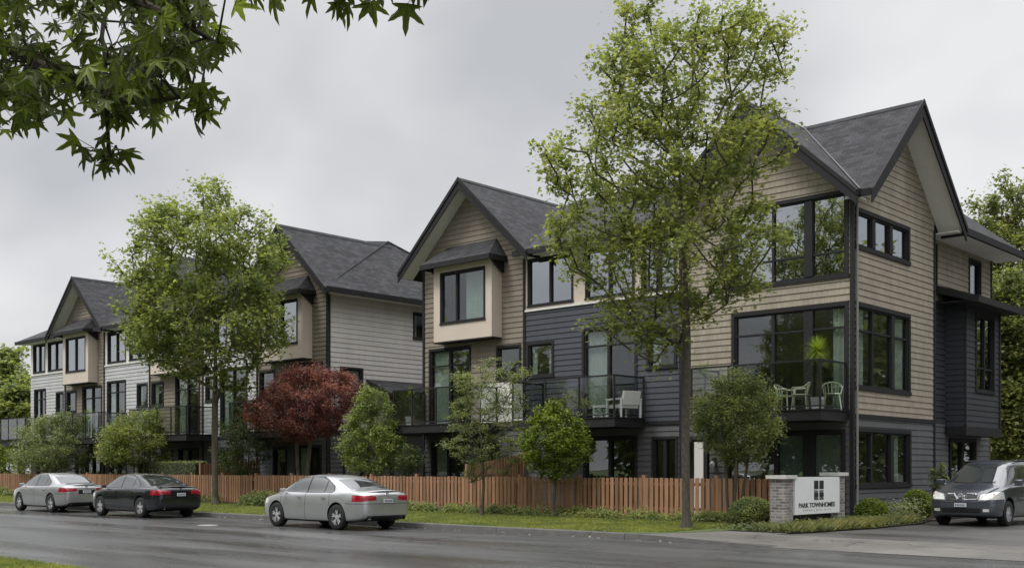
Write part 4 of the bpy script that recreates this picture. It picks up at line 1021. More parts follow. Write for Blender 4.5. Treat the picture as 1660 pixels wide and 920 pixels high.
    for s in (1, -1):
        bar((X(.14)+.02, s*.17, .875), (X(.07)+.03, s*.07, .72), .024); bar((X(.17), s*.17, .875), (X(.43), s*.43, .865)); bar((X(.43), s*.43, .865), (X(.40), s*.40, .72)); bar((X(.40), s*.40, .72), (X(.09)+.02, s*.09, .715))
    b.build('chrome_surround', M_CHROME, g, True, True)
    b = MB()
    for k in range(16):
        a, c = 2*PI*k/16, 2*PI*(k+1)/16
        b.prism([(2.34, .055*math.cos(a), .82+.055*math.sin(a)), (2.34, .055*math.cos(c), .82+.055*math.sin(c)), (2.34, .036*math.cos(c), .82+.036*math.sin(c)), (2.34, .036*math.cos(a), .82+.036*math.sin(a))], (.05, 0, 0))
    b.box(2.35, 2.395, -.07, .07, .805, .835); b.build('badge', M_CHROME, g, False, True)
    b = MB(); b.box(2.35, 2.385, -.155, .155, .52, .62); pl = b.build('licence_plate', M_PLATE, root, local=True)
    b = MB()
    for i in range(6): b.box(2.3852, 2.388, -.125+i*.042, -.10+i*.042, .54, .592)
    b.build('plate_marks', MATS['plate_ink'], pl, local=True)
    for s in (1, -1):
        b = MB(); b.tube((1.46, s*.1, 1.125), (1.38, s*.55, 1.165), .010, n=5); b.build('wiper', M_BLACKP, root, local=True)
    return root
s = suv(); s.location = (-10.75, 31.15, .095); s.rotation_euler = (0, 0, -PI/2)

# ------------------------------------------------------------------ foliage
LEAF_SIMPLE = ([(0, 0, 0), (.32, .45, .06), (0, 1, -.05), (-.32, .45, .06)], [(0, 1, 2), (0, 2, 3)])
LEAF_TRI = ([(0, 0, 0), (.28, .10, .03), (.62, .52, -.03), (.24, .50, .02), (0, 1.05, -.08), (-.24, .50, .02), (-.62, .52, -.03), (-.28, .10, .03)], [(0, 1, 2, 3), (0, 3, 4, 5), (0, 5, 6, 7)])
def maple_leaf():
    # five long pointed lobes with toothed shoulders
    tips = [(-100, .62), (-52, .92), (0, 1.05), (52, .92), (100, .62)]
    pts = [(0, -.05, 0)]; out = []
    for i, (a, r) in enumerate(tips):
        ar = math.radians(a)
        def p(aa, rr, z): t = math.radians(aa); return (math.sin(t)*rr, math.cos(t)*rr+.12, z)
        if i == 0: out.append(p(a-26, r*.35, 0))
        out.append(p(a-12, r*.55, .01)); out.append(p(a-9, r*.72, -.02)); out.append(p(a, r, -.16*r)); out.append(p(a+9, r*.72, -.02)); out.append(p(a+12, r*.55, .01))
        if i < 4: out.append(p((a+tips[i+1][0])/2, .34, .03))
    out.append(p(126, .22, 0))
    pts += out; n = len(out)
    faces = [(0, i, i+1) for i in range(1, n)]
    return (pts, faces)
LEAF_MAPLE = maple_leaf()
def leafmesh(name, P, size, tmpl, rng, droop=0., up=.4, sizevar=.3):
    """one leaf per point, random heading, blades tilted (up: how level they lie, droop: tips hanging)"""
    V, F = tmpl; V = np.array(V); nv = len(V); n = len(P)
    P = np.asarray(P)
    az = rng.uniform(0, 2*PI, n); tip = np.stack([np.cos(az), np.sin(az), rng.normal(-droop, .45, n)], 1); tip /= np.linalg.norm(tip, axis=1)[:, None]
    nn = rng.normal(0, 1, (n, 3)); nn[:, 2] = np.abs(nn[:, 2])+up*2; nn -= (nn*tip).sum(1)[:, None]*tip; nn /= np.linalg.norm(nn, axis=1)[:, None]
    sd = np.cross(tip, nn); s = size*(1+rng.uniform(-sizevar, sizevar, n))
    W = P[:, None, :]+s[:, None, None]*(V[None, :, 0, None]*sd[:, None, :]+V[None, :, 1, None]*tip[:, None, :]+V[None, :, 2, None]*nn[:, None, :])
    W = W.reshape(-1, 3)
    me = bpy.data.meshes.new(name)
    lens = [len(f) for f in F]; fl = np.concatenate([np.array(f) for f in F])
    loops = (fl[None, :]+(np.arange(n)*nv)[:, None]).ravel()
    tot = np.tile(np.array(lens), n); start = np.concatenate([[0], np.cumsum(tot)[:-1]])
    me.vertices.add(len(W)); me.vertices.foreach_set('co', W.astype(np.float32).ravel())
    me.loops.add(len(loops)); me.loops.foreach_set('vertex_index', loops.astype(np.int32))
    me.polygons.add(len(tot)); me.polygons.foreach_set('loop_start', start.astype(np.int32)); me.polygons.foreach_set('loop_total', tot.astype(np.int32))
    me.update(calc_edges=True); return me
def inside(p, poly):
    x, y = p; c = False; n = len(poly); j = n-1
    for i in range(n):
        xi, yi = poly[i]; xj, yj = poly[j]
        if (yi > y) != (yj > y) and x < (xj-xi)*(y-yi)/(yj-yi)+xi: c = not c
        j = i
    return c
def tree(name, label, cat, base, D, outline, nclump, rc, nleaf, lsize, leaf_m, tmpl=LEAF_TRI, trunk_r=.14, bark=None, seed=1, first=.3, ntrunk=1, gaps=0, droop=0., group=None, flat=1., up=.4, topf=.93, round_=.85, zpow=1., wig=.06, twigs=3, lean=0, vlen=1.):
    """crown: leaf clumps spread through a volume whose outline was measured in metres; every clump hangs on a branch that grows from the trunk"""
    rng = np.random.default_rng(seed); rnd = random.Random(seed)
    bx, by, bz = base; cxpx = CX+FPX*((bx*RX+by*RY)/D)
    poly = [((px-cxpx)/FPX*D, CAMH+(HOR-py)/FPX*D) for px, py in outline]
    zs = [p[1] for p in poly]; xs = [p[0] for p in poly]; z0, z1 = min(zs), max(zs)
    def width(z):
        hit = []
        for i in range(len(poly)):
            a, b = poly[i], poly[(i+1) % len(poly)]
            if (a[1] > z) != (b[1] > z): hit.append(a[0]+(z-a[1])/(b[1]-a[1])*(b[0]-a[0]))
        return (min(hit), max(hit)) if len(hit) > 1 else (0, .1)
    clumps = []; tries = 0; md = rc*.6
    while len(clumps) < nclump and tries < 40000:
        tries += 1
        x = rng.uniform(min(xs), max(xs)); z = rng.uniform(z0, z1)
        if not inside((x, z), poly): continue
        a, b = width(z); hw = (b-a)/2; xc = (a+b)/2; q = min(1, abs(x-xc)/max(.01, hw))
        dm = math.sqrt(max(.04, 1-q*q))*hw*round_
        if abs(z-z1) < rc*2: dm *= .6
        t = rng.uniform(-1, 1); t = math.copysign(abs(t)**.7, t); d = t*dm
        p = Vector((bx+x*RX+d*FX, by+x*RY+d*FY, z))
        if any((p-c).length < md for c in clumps):
            if tries % 60 == 0: md *= .97
            continue
        clumps.append(p)
    # skeleton
    nodes = []; par = []
    H = z0+(z1-z0)*topf
    base_v = Vector((bx, by, bz-.05))
    def add(p, pa): nodes.append(Vector(p)); par.append(pa); return len(nodes)-1
    zf = z0+(z1-z0)*0.02 if first is None else bz+(z1-bz)*first
    cxm = (width((z0+z1)/2)[0]+width((z0+z1)/2)[1])/2*.5
    leaders = []
    for k in range(ntrunk):
        ns = 10; pa = -1; ang = 2*PI*k/ntrunk+.5; sp = 0 if ntrunk == 1 else .12
        for i in range(ns+1):
            t = i/ns; z = base_v.z+(H-base_v.z)*t
            sx = (sp*math.cos(ang)*(1+3*t) if ntrunk > 1 else 0)+lean*t
            off = cxm*max(0, t-first)**1.2
            w = wig*math.sin(t*7+seed)*min(1, t*4)
            pa = add((bx+sx+off*RX+w, by+(sp*math.sin(ang)*(1+3*t) if ntrunk > 1 else 0)+off*RY+wig*.6*math.sin(t*5+2*seed)*min(1, t*4), z), pa)
            leaders.append(pa)
    order = sorted(clumps, key=lambda c: math.hypot(c.x-bx, c.y-by)*.6+abs(c.z-zf)*.4)
    ends = []
    for c in order:
        best = None
        for i, nd in enumerate(nodes):
            if nd.z < zf-.01 and i in leaders_set(leaders): continue
            if par[i] == -1: continue
            d = c-nd; L = d.length
            if L < .05: continue
            elev = d.z/L
            cost = L*(1+1.6*max(0, .35-elev))+.10*math.hypot(nd.x-bx, nd.y-by)*0
            if nd.z > c.z-.05*L: cost += 1.2
            if best is None or cost < best[0]: best = (cost, i)
        i = best[1] if best else leaders[-1]
        a = nodes[i]; d = c-a; L = d.length; pa = i; k = max(2, int(L/.5))
        mid = a+d*.5+Vector((rng.normal(0, .05)*L, rng.normal(0, .05)*L, -.08*L+rng.normal(0, .03)*L))
        for q in range(1, k+1):
            t = q/k; p = a*(1-t)**2+mid*2*t*(1-t)+c*t*t; pa = add(p, pa)
        ends.append(pa)
    cnt = [0]*len(nodes)
    for e in ends:
        i = e
        while i != -1: cnt[i] += 1; i = par[i]
    tot = max(1, max(cnt)); root = empty(name, (bx, by, bz), label, cat, group)
    lead = set(leaders)
    def rad(i):
        r = trunk_r*max(.09, (cnt[i]/tot))**.5*(.85 if i in lead else .62)
        if i in lead: r = max(r, trunk_r*(1-.88*min(1, (nodes[i].z-bz)/(H-bz)))*.9)
        return max(.007, r)
    b = MB()
    for i, p in enumerate(nodes):
        if par[i] < 0: continue
        if cnt[i] == 0 and i not in lead: continue
        b.tube(nodes[par[i]], p, min(rad(par[i]), rad(i)*1.6) if par[par[i]] != -1 or True else rad(i), rad(i), n=9 if rad(i) > .06 else 5, cap=False)
    if ntrunk == 1:
        b.tube((bx, by, bz-.05), (bx, by, bz+.35), trunk_r*1.45, trunk_r*.98, n=12, cap=False)
    P = []
    for c in clumps:
        s = rc*rng.uniform(.75, 1.25); n = int(nleaf*rng.uniform(.7, 1.3))
        tw = []
        for _ in range(twigs):
            v = Vector(rng.normal(0, 1, 3)); v.normalize(); v.z = v.z*.6+.25*vlen; q = c+v*s*1.0
            b.tube(c, q, .008, .003, n=3, cap=False); tw.append(q)
        for _ in range(n):
            if twigs and rng.random() < .55:
                q = tw[rng.integers(len(tw))]; t = rng.uniform(.25, 1.1); q = c+(q-c)*t; g = rng.normal(0, s*.20, 3)
            else:
                q = c; g = rng.normal(0, s*.42, 3)
            P.append((q[0]+g[0], q[1]+g[1], q[2]+g[2]*flat))
    b.build('trunk', bark or M_BARK, root, True, weld=False)
    me = leafmesh('crown', P, lsize, tmpl, rng, droop, up); link('crown', me, leaf_m, root)
    return root
_lc = {}
def leaders_set(l):
    k = id(l)
    if k not in _lc: _lc[k] = set(l)
    return _lc[k]

L_STREET = leafmat('street_tree_leaf', (.135, .160, .055), (.26, .285, .105), (.36, .37, .16), .50)
L_STREET2 = leafmat('street_tree_leaf_deep', (.13, .16, .055), (.245, .28, .105), (.32, .34, .15), .50)
L_RED = leafmat('red_maple_leaf', (.18, .065, .072), (.31, .125, .135), (.42, .21, .21), .38)
L_SHRUB = leafmat('shrub_leaf', (.12, .15, .06), (.24, .27, .12), (.33, .35, .18), .45)
L_FEATH = leafmat('feathery_leaf', (.13, .16, .07), (.25, .285, .135), (.34, .36, .21), .40)
L_LIME = leafmat('lime_leaf', (.085, .125, .018), (.20, .26, .040), (.30, .34, .08), .35)
L_PALE = leafmat('pale_tip_leaf', (.12, .16, .05), (.25, .30, .10), (.40, .42, .20), .42)
L_DARK = leafmat('dark_shrub_leaf', (.045, .07, .022), (.11, .15, .05), None, .3)
L_WOOD = leafmat('background_tree_leaf', (.10, .125, .045), (.20, .22, .085), (.26, .28, .12), .42)
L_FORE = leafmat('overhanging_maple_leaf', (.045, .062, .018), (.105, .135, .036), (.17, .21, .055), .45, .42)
L_PALM = leafmat('potted_frond', (.14, .20, .02), (.28, .36, .05), None, .4)
GT = 'trees and shrubs along the fence'

T1 = [(1012, -4), (1048, -14), (1066, 30), (1072, 62), (1100, 62), (1122, 38), (1150, 62), (1180, 52), (1205, 14), (1232, 22), (1245, 45), (1284, 44), (1274, 150), (1238, 185), (1270, 200), (1304, 184), (1290, 240), (1250, 275), (1242, 330), (1255, 370), (1262, 400), (1235, 440), (1245, 462), (1205, 500), (1170, 520), (1130, 560), (1075, 560), (1058, 622), (1038, 620), (1020, 570), (958, 545), (985, 500), (955, 465), (905, 445), (868, 425), (870, 395), (895, 385), (868, 362), (905, 346), (970, 335), (945, 300), (900, 312), (880, 285), (856, 262), (880, 225), (915, 235), (950, 265), (942, 200), (935, 180), (950, 108), (985, 100), (980, 70), (1005, 50)]
T1 = [(1085+(x-1085)*.95, 300+(y-300)*.98) for x, y in T1]
T1_ROOT = tree('street_tree', 'tall slender street tree rising from the verge left of the sign', 'tree', (-14.95, 22.45, .13), 26.6, T1, 320, .47, 98, .100, L_STREET, trunk_r=.118, bark=M_BARKG, seed=4, first=.36, round_=.75, lean=0, wig=.06, topf=.70)
T2 = [(325, 292), (355, 290), (385, 302), (395, 340), (440, 352), (448, 378), (478, 392), (470, 440), (462, 500), (486, 540), (460, 580), (425, 600), (405, 635), (380, 650), (350, 610), (300, 618), (262, 605), (235, 590), (205, 565), (186, 520), (200, 495), (180, 425), (222, 400), (232, 340), (262, 322), (290, 325)]
T2 = [(335+(x-335)*.93, 470+(y-470)*.95) for x, y in T2]
tree('street_tree', 'broad rounded street tree on the verge behind the black sedan', 'tree', (-39.0, 24.55, .13), 44.5, T2, 290, .60, 108, .135, L_STREET2, trunk_r=.15, bark=M_BARK, seed=9, first=.30, round_=.9, topf=.72, wig=.08)
O = lambda cx, cy, rx, ry, n=18, s=0, jag=.08: [(cx+rx*(1+random.Random(s+i).uniform(-jag, jag))*math.cos(2*PI*i/n), cy+ry*(1+random.Random(s*3+i).uniform(-jag, jag))*math.sin(2*PI*i/n)) for i in range(n)]
def D_(x, y): return depth(x, y)
def shrub(name, label, px, Y, outline, **k):
    X = onY(px, Y); return tree(name, label, 'tree', (X, Y, .13), D_(X, Y), outline, **k)
shrub('small_tree', 'round topped small tree with grey green leaves left of the sign', 1192, 25.0, O(1195, 676, 68, 74, s=1), nclump=140, rc=.27, nleaf=150, lsize=.065, leaf_m=L_SHRUB, tmpl=LEAF_SIMPLE, trunk_r=.05, seed=11, first=.32, ntrunk=4, group=None)
shrub('small_tree', 'small lime green tree in front of the fence below the navy balcony', 897, 25.2, [(895, 655), (915, 665), (938, 690), (952, 718), (948, 745), (925, 765), (900, 775), (870, 765), (848, 735), (845, 712), (860, 690), (878, 665)], nclump=120, rc=.24, nleaf=140, lsize=.075, leaf_m=L_LIME, tmpl=LEAF_SIMPLE, trunk_r=.055, seed=12, first=.3)
shrub('small_tree', 'feathery open grey green tree in front of the fence', 781, 24.6, [(745, 590), (775, 600), (800, 578), (830, 585), (860, 600), (850, 640), (845, 690), (850, 725), (835, 760), (800, 778), (765, 780), (745, 765), (735, 735), (718, 728), (735, 700), (720, 680), (735, 650), (725, 620), (735, 600)], nclump=170, rc=.26, nleaf=95, lsize=.060, leaf_m=L_FEATH, tmpl=LEAF_SIMPLE, trunk_r=.055, seed=13, first=.2, flat=.35, up=1.2)
shrub('small_tree', 'oval small tree with pale tips behind the fence right of the red maple', 598, 27.0, [(600, 626), (616, 636), (634, 662), (646, 700), (655, 740), (640, 762), (600, 768), (568, 760), (554, 725), (560, 690), (574, 660), (586, 638)], nclump=150, rc=.28, nleaf=120, lsize=.085, leaf_m=L_PALE, tmpl=LEAF_SIMPLE, trunk_r=.07, seed=14, first=.12)
shrub('red_maple', 'small red leaved maple behind the fence beyond the silver sedan', 492, 27.1, [(450, 612), (480, 600), (520, 600), (555, 606), (580, 625), (582, 655), (560, 680), (545, 695), (520, 705), (490, 712), (450, 702), (420, 698), (398, 672), (405, 655), (425, 650), (432, 628)], nclump=230, rc=.36, nleaf=170, lsize=.085, leaf_m=L_RED, tmpl=LEAF_SIMPLE, trunk_r=.10, seed=15, first=.25, ntrunk=2)
shrub('shrub', 'dark green shrub behind the fence left of the red maple', 392, 27.3, [(375, 668), (400, 662), (425, 690), (438, 730), (430, 765), (380, 772), (355, 765), (348, 720), (360, 690)], nclump=65, rc=.36, nleaf=110, lsize=.085, leaf_m=L_DARK, tmpl=LEAF_SIMPLE, trunk_r=.05, seed=16, first=.05, ntrunk=3)
shrub('small_tree', 'bright green small tree above the black sedan', 226, 26.9, [(200, 672), (240, 668), (262, 690), (275, 715), (272, 740), (250, 755), (215, 758), (180, 752), (163, 735), (165, 705), (182, 690)], nclump=130, rc=.40, nleaf=125, lsize=.10, leaf_m=L_STREET, tmpl=LEAF_SIMPLE, trunk_r=.06, seed=17, first=.2, ntrunk=3)
shrub('shrub', 'pale grey green shrub above the far silver sedan', 82, 26.9, [(60, 674), (100, 672), (128, 685), (145, 712), (150, 745), (120, 764), (70, 765), (30, 762), (18, 735), (28, 705), (45, 690)], nclump=160, rc=.45, nleaf=125, lsize=.10, leaf_m=L_FEATH, tmpl=LEAF_SIMPLE, trunk_r=.06, seed=18, first=.1, ntrunk=3)
shrub('shrub', 'low yellow green shrub at the far left end of the fence', 8, 27.2, [(-14, 732), (10, 728), (30, 745), (30, 766), (-16, 766)], nclump=26, rc=.45, nleaf=100, lsize=.10, leaf_m=L_LIME, tmpl=LEAF_SIMPLE, trunk_r=.04, seed=19, first=.05, ntrunk=3)
shrub('shrub', 'dark low shrub under the glass balcony right of the pale tipped tree', 668, 27.6, O(665, 745, 24, 24, s=5), nclump=24, rc=.28, nleaf=100, lsize=.07, leaf_m=L_DARK, tmpl=LEAF_SIMPLE, trunk_r=.03, seed=20, first=.1, ntrunk=3)
# clipped hedges behind the fence and hedge balls: dense small leaves over a solid twiggy core
def hedge(name, label, x0, x1, y0, y1, z0, z1, n, m, lsize=.05, rnd_=False, seed=1, group=None):
    rng = np.random.default_rng(seed); h = empty(name, ((x0+x1)/2, (y0+y1)/2, z0), label, 'hedge', group)
    c = Vector(((x0+x1)/2, (y0+y1)/2, (z0+z1)/2)); r = Vector(((x1-x0)/2, (y1-y0)/2, (z1-z0)/2)); P = []
    bump = [(rng.normal(0, 1, 3), rng.uniform(.03, .09)) for _ in range(14)]
    for _ in range(n):
        v = rng.normal(0, 1, 3); v /= np.linalg.norm(v)
        if rnd_:
            k = 1+sum(a*max(0, float(np.dot(v, w/np.linalg.norm(w))))**6 for w, a in bump)-.1
            k *= rng.uniform(.90, 1.02); p = [c.x+v[0]*r.x*k, c.y+v[1]*r.y*k, max(z0, c.z+v[2]*r.z*k)]
        else:
            v = v/np.abs(v).max()**.85; k = rng.uniform(.88, 1.02); p = [c.x+rng.uniform(-1, 1)*r.x if abs(v[0]) < .9 else c.x+v[0]*r.x*k, c.y+v[1]*r.y*k, c.z+v[2]*r.z*k+rng.normal(0, .02)]
        P.append(p)
    b = MB()
    if rnd_: b.lathe((c.x, c.y, z0), [(r.x*.55, 0), (r.x*.82, r.z*.7), (r.x*.78, r.z*1.3), (r.x*.4, r.z*1.75), (.001, r.z*1.85)], 14)
    else: b.box(x0+.08, x1-.08, y0+.08, y1-.08, z0, z1-.08)
    b.build('twigs', mat('hedge_twigs', (.03, .035, .016), .95, var=.5, scale=20), h, rnd_)
    me = leafmesh('foliage', P, lsize, LEAF_SIMPLE, rng, 0, .1); link('foliage', me, m, h)
hedge('hedge', 'clipped green hedge behind the fence right of the black sedan roof', -50.0, -44.6, 27.0, 27.8, .14, 1.95, 9000, L_SHRUB, .07, seed=3)
hedge('hedge_ball', 'rounded box hedge between the fence end and the left brick pillar', -14.55, -13.4, 23.3, 24.4, .12, .93, 7000, L_SHRUB, .05, True, seed=4)
hedge('hedge_ball', 'clipped round shrub just right of the sign', -13.35, -12.45, 27.8, 28.7, .12, .82, 5000, L_LIME, .05, True, seed=5)
hedge('hedge_ball', 'clipped round shrub beside the parked people carrier', -13.1, -12.25, 30.2, 31.2, .12, 1.02, 5000, L_LIME, .05, True, seed=6)

# ------------------------------------------------------------------ ground cover, grasses, flowers
def blades(name, label, pts_fn, n, h, w, m, seed, lean=.5, cat='grass', hv=.4):
    rng = np.random.default_rng(seed); V = []; F = []
    P = pts_fn(rng, n)
    V = np.empty((n*4, 3)); az = rng.uniform(0, 2*PI, n); hh = h*(1+rng.uniform(-hv, hv, n)); ln = rng.normal(0, lean, (n, 2))*hh[:, None]
    dx = np.cos(az)*w; dy = np.sin(az)*w
    V[0::4] = np.stack([P[:, 0]-dx, P[:, 1]-dy, P[:, 2]], 1); V[1::4] = np.stack([P[:, 0]+dx, P[:, 1]+dy, P[:, 2]], 1)
    V[2::4] = np.stack([P[:, 0]+dx*.7+ln[:, 0]*.4, P[:, 1]+dy*.7+ln[:, 1]*.4, P[:, 2]+hh*.6], 1); V[3::4] = np.stack([P[:, 0]+ln[:, 0], P[:, 1]+ln[:, 1], P[:, 2]+hh], 1)
    idx = np.arange(n)*4
    loops = np.stack([idx, idx+1, idx+2, idx, idx+2, idx+3], 1).ravel()
    me = bpy.data.meshes.new(name); me.vertices.add(n*4); me.vertices.foreach_set('co', V.astype(np.float32).ravel())
    me.loops.add(n*6); me.loops.foreach_set('vertex_index', loops.astype(np.int32)); me.polygons.add(n*2)
    me.polygons.foreach_set('loop_start', (np.arange(n*2)*3).astype(np.int32)); me.polygons.foreach_set('loop_total', np.full(n*2, 3, np.int32)); me.update(calc_edges=True)
    return tag(link(name, me, m), label, cat, kind='stuff')
L_GRASS = leafmat('lawn_blade', (.13, .155, .035), (.25, .275, .07), (.34, .33, .14), .35, .6)
L_LONG = leafmat('long_grass_blade', (.13, .145, .055), (.27, .27, .12), (.38, .35, .20), .35, .6)
def lawn_pts(rng, n):
    # denser towards the near end so that the cover looks even from the street
    x = -14.6-(rng.random(n)**1.5)*56; y = rng.uniform(20.17, 25.3, n); k = x > -15.2; x[k & (y < 21)] -= .8
    return np.stack([x, y, np.full(n, .13)], 1)
blades('verge_grass', 'short mown grass on the verge beside the kerb', lawn_pts, 120000, .055, .007, L_GRASS, 21)
blades('near_grass', 'grass at the lower left corner on the near side of the road', lambda rng, n: np.stack([rng.uniform(-26, -10, n), rng.uniform(5.8, 7.66, n), np.full(n, .10)], 1), 50000, .06, .006, L_GRASS, 22)
def clumped(x0, x1, y0, y1, nc, s, z=.13):
    def f(rng, n):
        c = np.stack([rng.uniform(x0, x1, nc), rng.uniform(y0, y1, nc)], 1); i = rng.integers(0, nc, n)
        return np.stack([c[i, 0]+rng.normal(0, s, n), np.clip(c[i, 1]+rng.normal(0, s, n), y0-.05, y1+.05), np.full(n, z)], 1)
    return f
def bedpts(rng, n):
    y = rng.uniform(22.85, 29.6, n); e = np.interp(y, [22.8, 23.5, 26, 29.6], [-12.45, -12.2, -11.95, -12.1])
    x = e-rng.random(n)**1.3*1.1; k = (y > 23.3) & (y < 26.6); x = np.where(k & (x < -12.75), -12.72+rng.random(n)*.2, x)
    return np.stack([x, y, np.full(n, .13)], 1)
blades('long_grass', 'long seeding grass under the sign and along the driveway edge', bedpts, 6000, .20, .006, L_LONG, 23, .6)
def cover(name, label, x0, x1, y0, y1, h, n, m, lsize, seed, nc=60, tm=LEAF_SIMPLE):
    rng = np.random.default_rng(seed); c = np.stack([rng.uniform(x0, x1, nc), rng.uniform(y0, y1, nc), rng.uniform(.5, 1.15, nc)], 1); i = rng.integers(0, nc, n)
    v = rng.normal(0, 1, (n, 3)); v /= np.linalg.norm(v, axis=1)[:, None]; r = .32*rng.uniform(.3, 1, n)**.5
    P = np.stack([c[i, 0]+v[:, 0]*r*1.3, c[i, 1]+v[:, 1]*r, .14+np.abs(v[:, 2])*c[i, 2]*h*rng.uniform(.7, 1, n)], 1)
    P[:, 1] = np.minimum(P[:, 1], 25.92)
    me = leafmesh(name, P, lsize, tm, rng, .1, .5); return tag(link(name, me, m), label, 'ground cover', kind='stuff')
cover('ground_cover', 'leafy green ground cover along the foot of the fence', -31.5, -14.6, 25.25, 25.7, .36, 22000, L_SHRUB, .075, 31, 150)
cover('ground_cover', 'taller pale ground cover behind the kerb left of the silver sedan', -37.5, -28.0, 24.6, 25.7, .62, 15000, L_FEATH, .10, 32, 80)
cover('ground_cover', 'weedy green edge under the far left part of the fence', -70, -40.5, 24.9, 25.7, .5, 15000, L_SHRUB, .12, 33, 140)
cover('ground_cover', 'leafy weeds at the foot of the left brick pillar', -14.5, -12.9, 23.0, 23.3, .2, 900, L_FEATH, .07, 34, 12)
def edging():
    rng = np.random.default_rng(35); nc = 120; cy = rng.uniform(22.9, 29.2, nc); e = np.interp(cy, [22.8, 23.5, 26, 29.6], [-12.5, -12.3, -12.0, -12.15])
    cx = e-rng.random(nc)**1.5*.75+rng.normal(0, .05, nc); ch = rng.uniform(.08, .34, nc); cr = rng.uniform(.10, .24, nc); n = 9000; i = rng.integers(0, nc, n)
    v = rng.normal(0, 1, (n, 3)); v /= np.linalg.norm(v, axis=1)[:, None]; k = rng.uniform(.4, 1.05, n)
    P = np.stack([cx[i]+v[:, 0]*cr[i]*k, cy[i]+v[:, 1]*cr[i]*k, .14+np.abs(v[:, 2])*ch[i]*k], 1)
    tag(link('edging_plants', leafmesh('edging_plants', P, .05, LEAF_SIMPLE, rng, -.3, .3), L_FEATH), 'pale leafy edging plants mixed through the long grass below the sign', 'edging plants', kind='stuff')
edging()
def flowers():
    rng = np.random.default_rng(8); b = MB()
    root = empty('white_flowers', (-12.7, 29.4, .13), 'clump of small white flowers between the two round shrubs', 'flowers')
    n = 900; P = np.stack([rng.normal(-12.6, .28, n), rng.uniform(28.5, 30.2, n), .14+rng.uniform(0, .55, n)], 1)
    link('foliage', leafmesh('foliage', P, .08, LEAF_SIMPLE, rng), L_FEATH, root)
    for _ in range(150):
        x, y, z = rng.normal(-12.5, .25), rng.uniform(28.5, 30.2), .45+rng.uniform(-.1, .35)
        for k in range(5):
            a = 2*PI*k/5; b.face([(x, y, z), (x+.028*math.cos(a), y+.028*math.sin(a), z+.012), (x+.028*math.cos(a+1), y+.028*math.sin(a+1), z+.012)])
    b.build('blossom', M_WHITET, root)
flowers()
# tall stems by the wall right of the bed
shrub('shrub', 'sparse upright shrub against the wall beside the people carrier', 1520, 33.0, [(1512, 764), (1530, 752), (1534, 800), (1526, 830), (1510, 830)], nclump=14, rc=.16, nleaf=40, lsize=.09, leaf_m=L_SHRUB, tmpl=LEAF_SIMPLE, trunk_r=.02, seed=41, first=.1, ntrunk=3)

# ------------------------------------------------------------------ background trees
def bg(label, px, Yd, outline, seed, n=170, rc=.85, ls=.22, m=None, g='background trees', tr=.25, first=.15):
    X = onY(px, Yd) if False else None
def bgtree(label, D, px, outline, seed, n=150, rc=.9, ls=.17, nl=190, m=L_WOOD):
    u = (px-CX)/FPX; x = D*(RX*u+FX); y = D*(RY*u+FY)
    return tree('background_tree', label, 'tree', (x, y, 0), D, outline, nclump=n, rc=rc, nleaf=nl, lsize=ls, leaf_m=m, tmpl=LEAF_TRI, trunk_r=.28, seed=seed, first=.12, group='background trees', twigs=2)
bgtree('tall background tree at the right edge behind the corner townhouse', 56, 1665, [(1625, 300), (1670, 292), (1740, 330), (1760, 450), (1750, 600), (1700, 700), (1640, 720), (1590, 700), (1575, 600), (1560, 480), (1578, 380), (1580, 335), (1600, 330)], 51, 200)
bgtree('lower background tree close behind the side bay of the corner townhouse', 50, 1625, [(1590, 470), (1640, 440), (1680, 480), (1690, 600), (1680, 730), (1640, 750), (1590, 745), (1570, 650), (1575, 540)], 52, 130)
bgtree('tall background tree at the far left beyond the end townhouse', 84, 5, [(-30, 600), (-10, 560), (15, 556), (38, 580), (50, 620), (52, 680), (45, 725), (0, 740), (-60, 735), (-80, 660)], 53, 120, .95, .26, m=L_STREET2)
bgtree('lower rounded background tree left of the end townhouse', 78, 35, [(5, 640), (35, 615), (62, 650), (66, 700), (50, 740), (10, 745), (-10, 700)], 54, 70, .85, .25, m=L_STREET2)
for i, (px, D, w, t) in enumerate([(1600, 62, 60, 600), (1700, 60, 70, 560), (1790, 58, 80, 480)]):
    bgtree(['dense dark shrub tree low behind the people carrier', 'dense dark tree low at the right edge', 'dense tree outside the right edge'][i], D, px, O(px, (t+745)/2, w, (745-t)/2+6, s=i+60), 60+i, 60, .8, .22, m=L_DARK if i == 0 else L_WOOD) if i < 2 else None

_t = copy_tree(T1_ROOT); _t.location = (-29.5, 1.0, .1); _t.scale = (1.35, 1.35, 1.3); _t['label'] = 'street tree on the near side of the road, outside the left of the view'
def wood(name, label, path, hmin, hmax, n, seed, depth_=7.):
    rng = np.random.default_rng(seed); P = []; path = np.array(path, float)
    seg = np.linalg.norm(np.diff(path, axis=0), axis=1); cum = np.concatenate([[0], np.cumsum(seg)])
    m = int(cum[-1]/3.2); T = np.linspace(0, cum[-1], m)+rng.normal(0, .8, m); hts = rng.uniform(hmin, hmax, m); rad = rng.uniform(2.2, 3.6, m)
    cx = np.interp(T, cum, path[:, 0])+rng.normal(0, depth_*.25, m); cy = np.interp(T, cum, path[:, 1])+rng.normal(0, depth_*.25, m)
    i = rng.integers(0, m, n); v = rng.normal(0, 1, (n, 3)); v /= np.linalg.norm(v, axis=1)[:, None]; k = rng.uniform(.45, 1.05, n)
    P = np.stack([cx[i]+v[:, 0]*rad[i]*k, cy[i]+v[:, 1]*rad[i]*k, np.maximum(.3, hts[i]*.52+v[:, 2]*hts[i]*.50*k)], 1)
    me = leafmesh(name, P, .62, LEAF_TRI, rng, .1, .3); b = MB()
    return tag(link(name, me, L_WOOD), label, 'wood', kind='stuff')
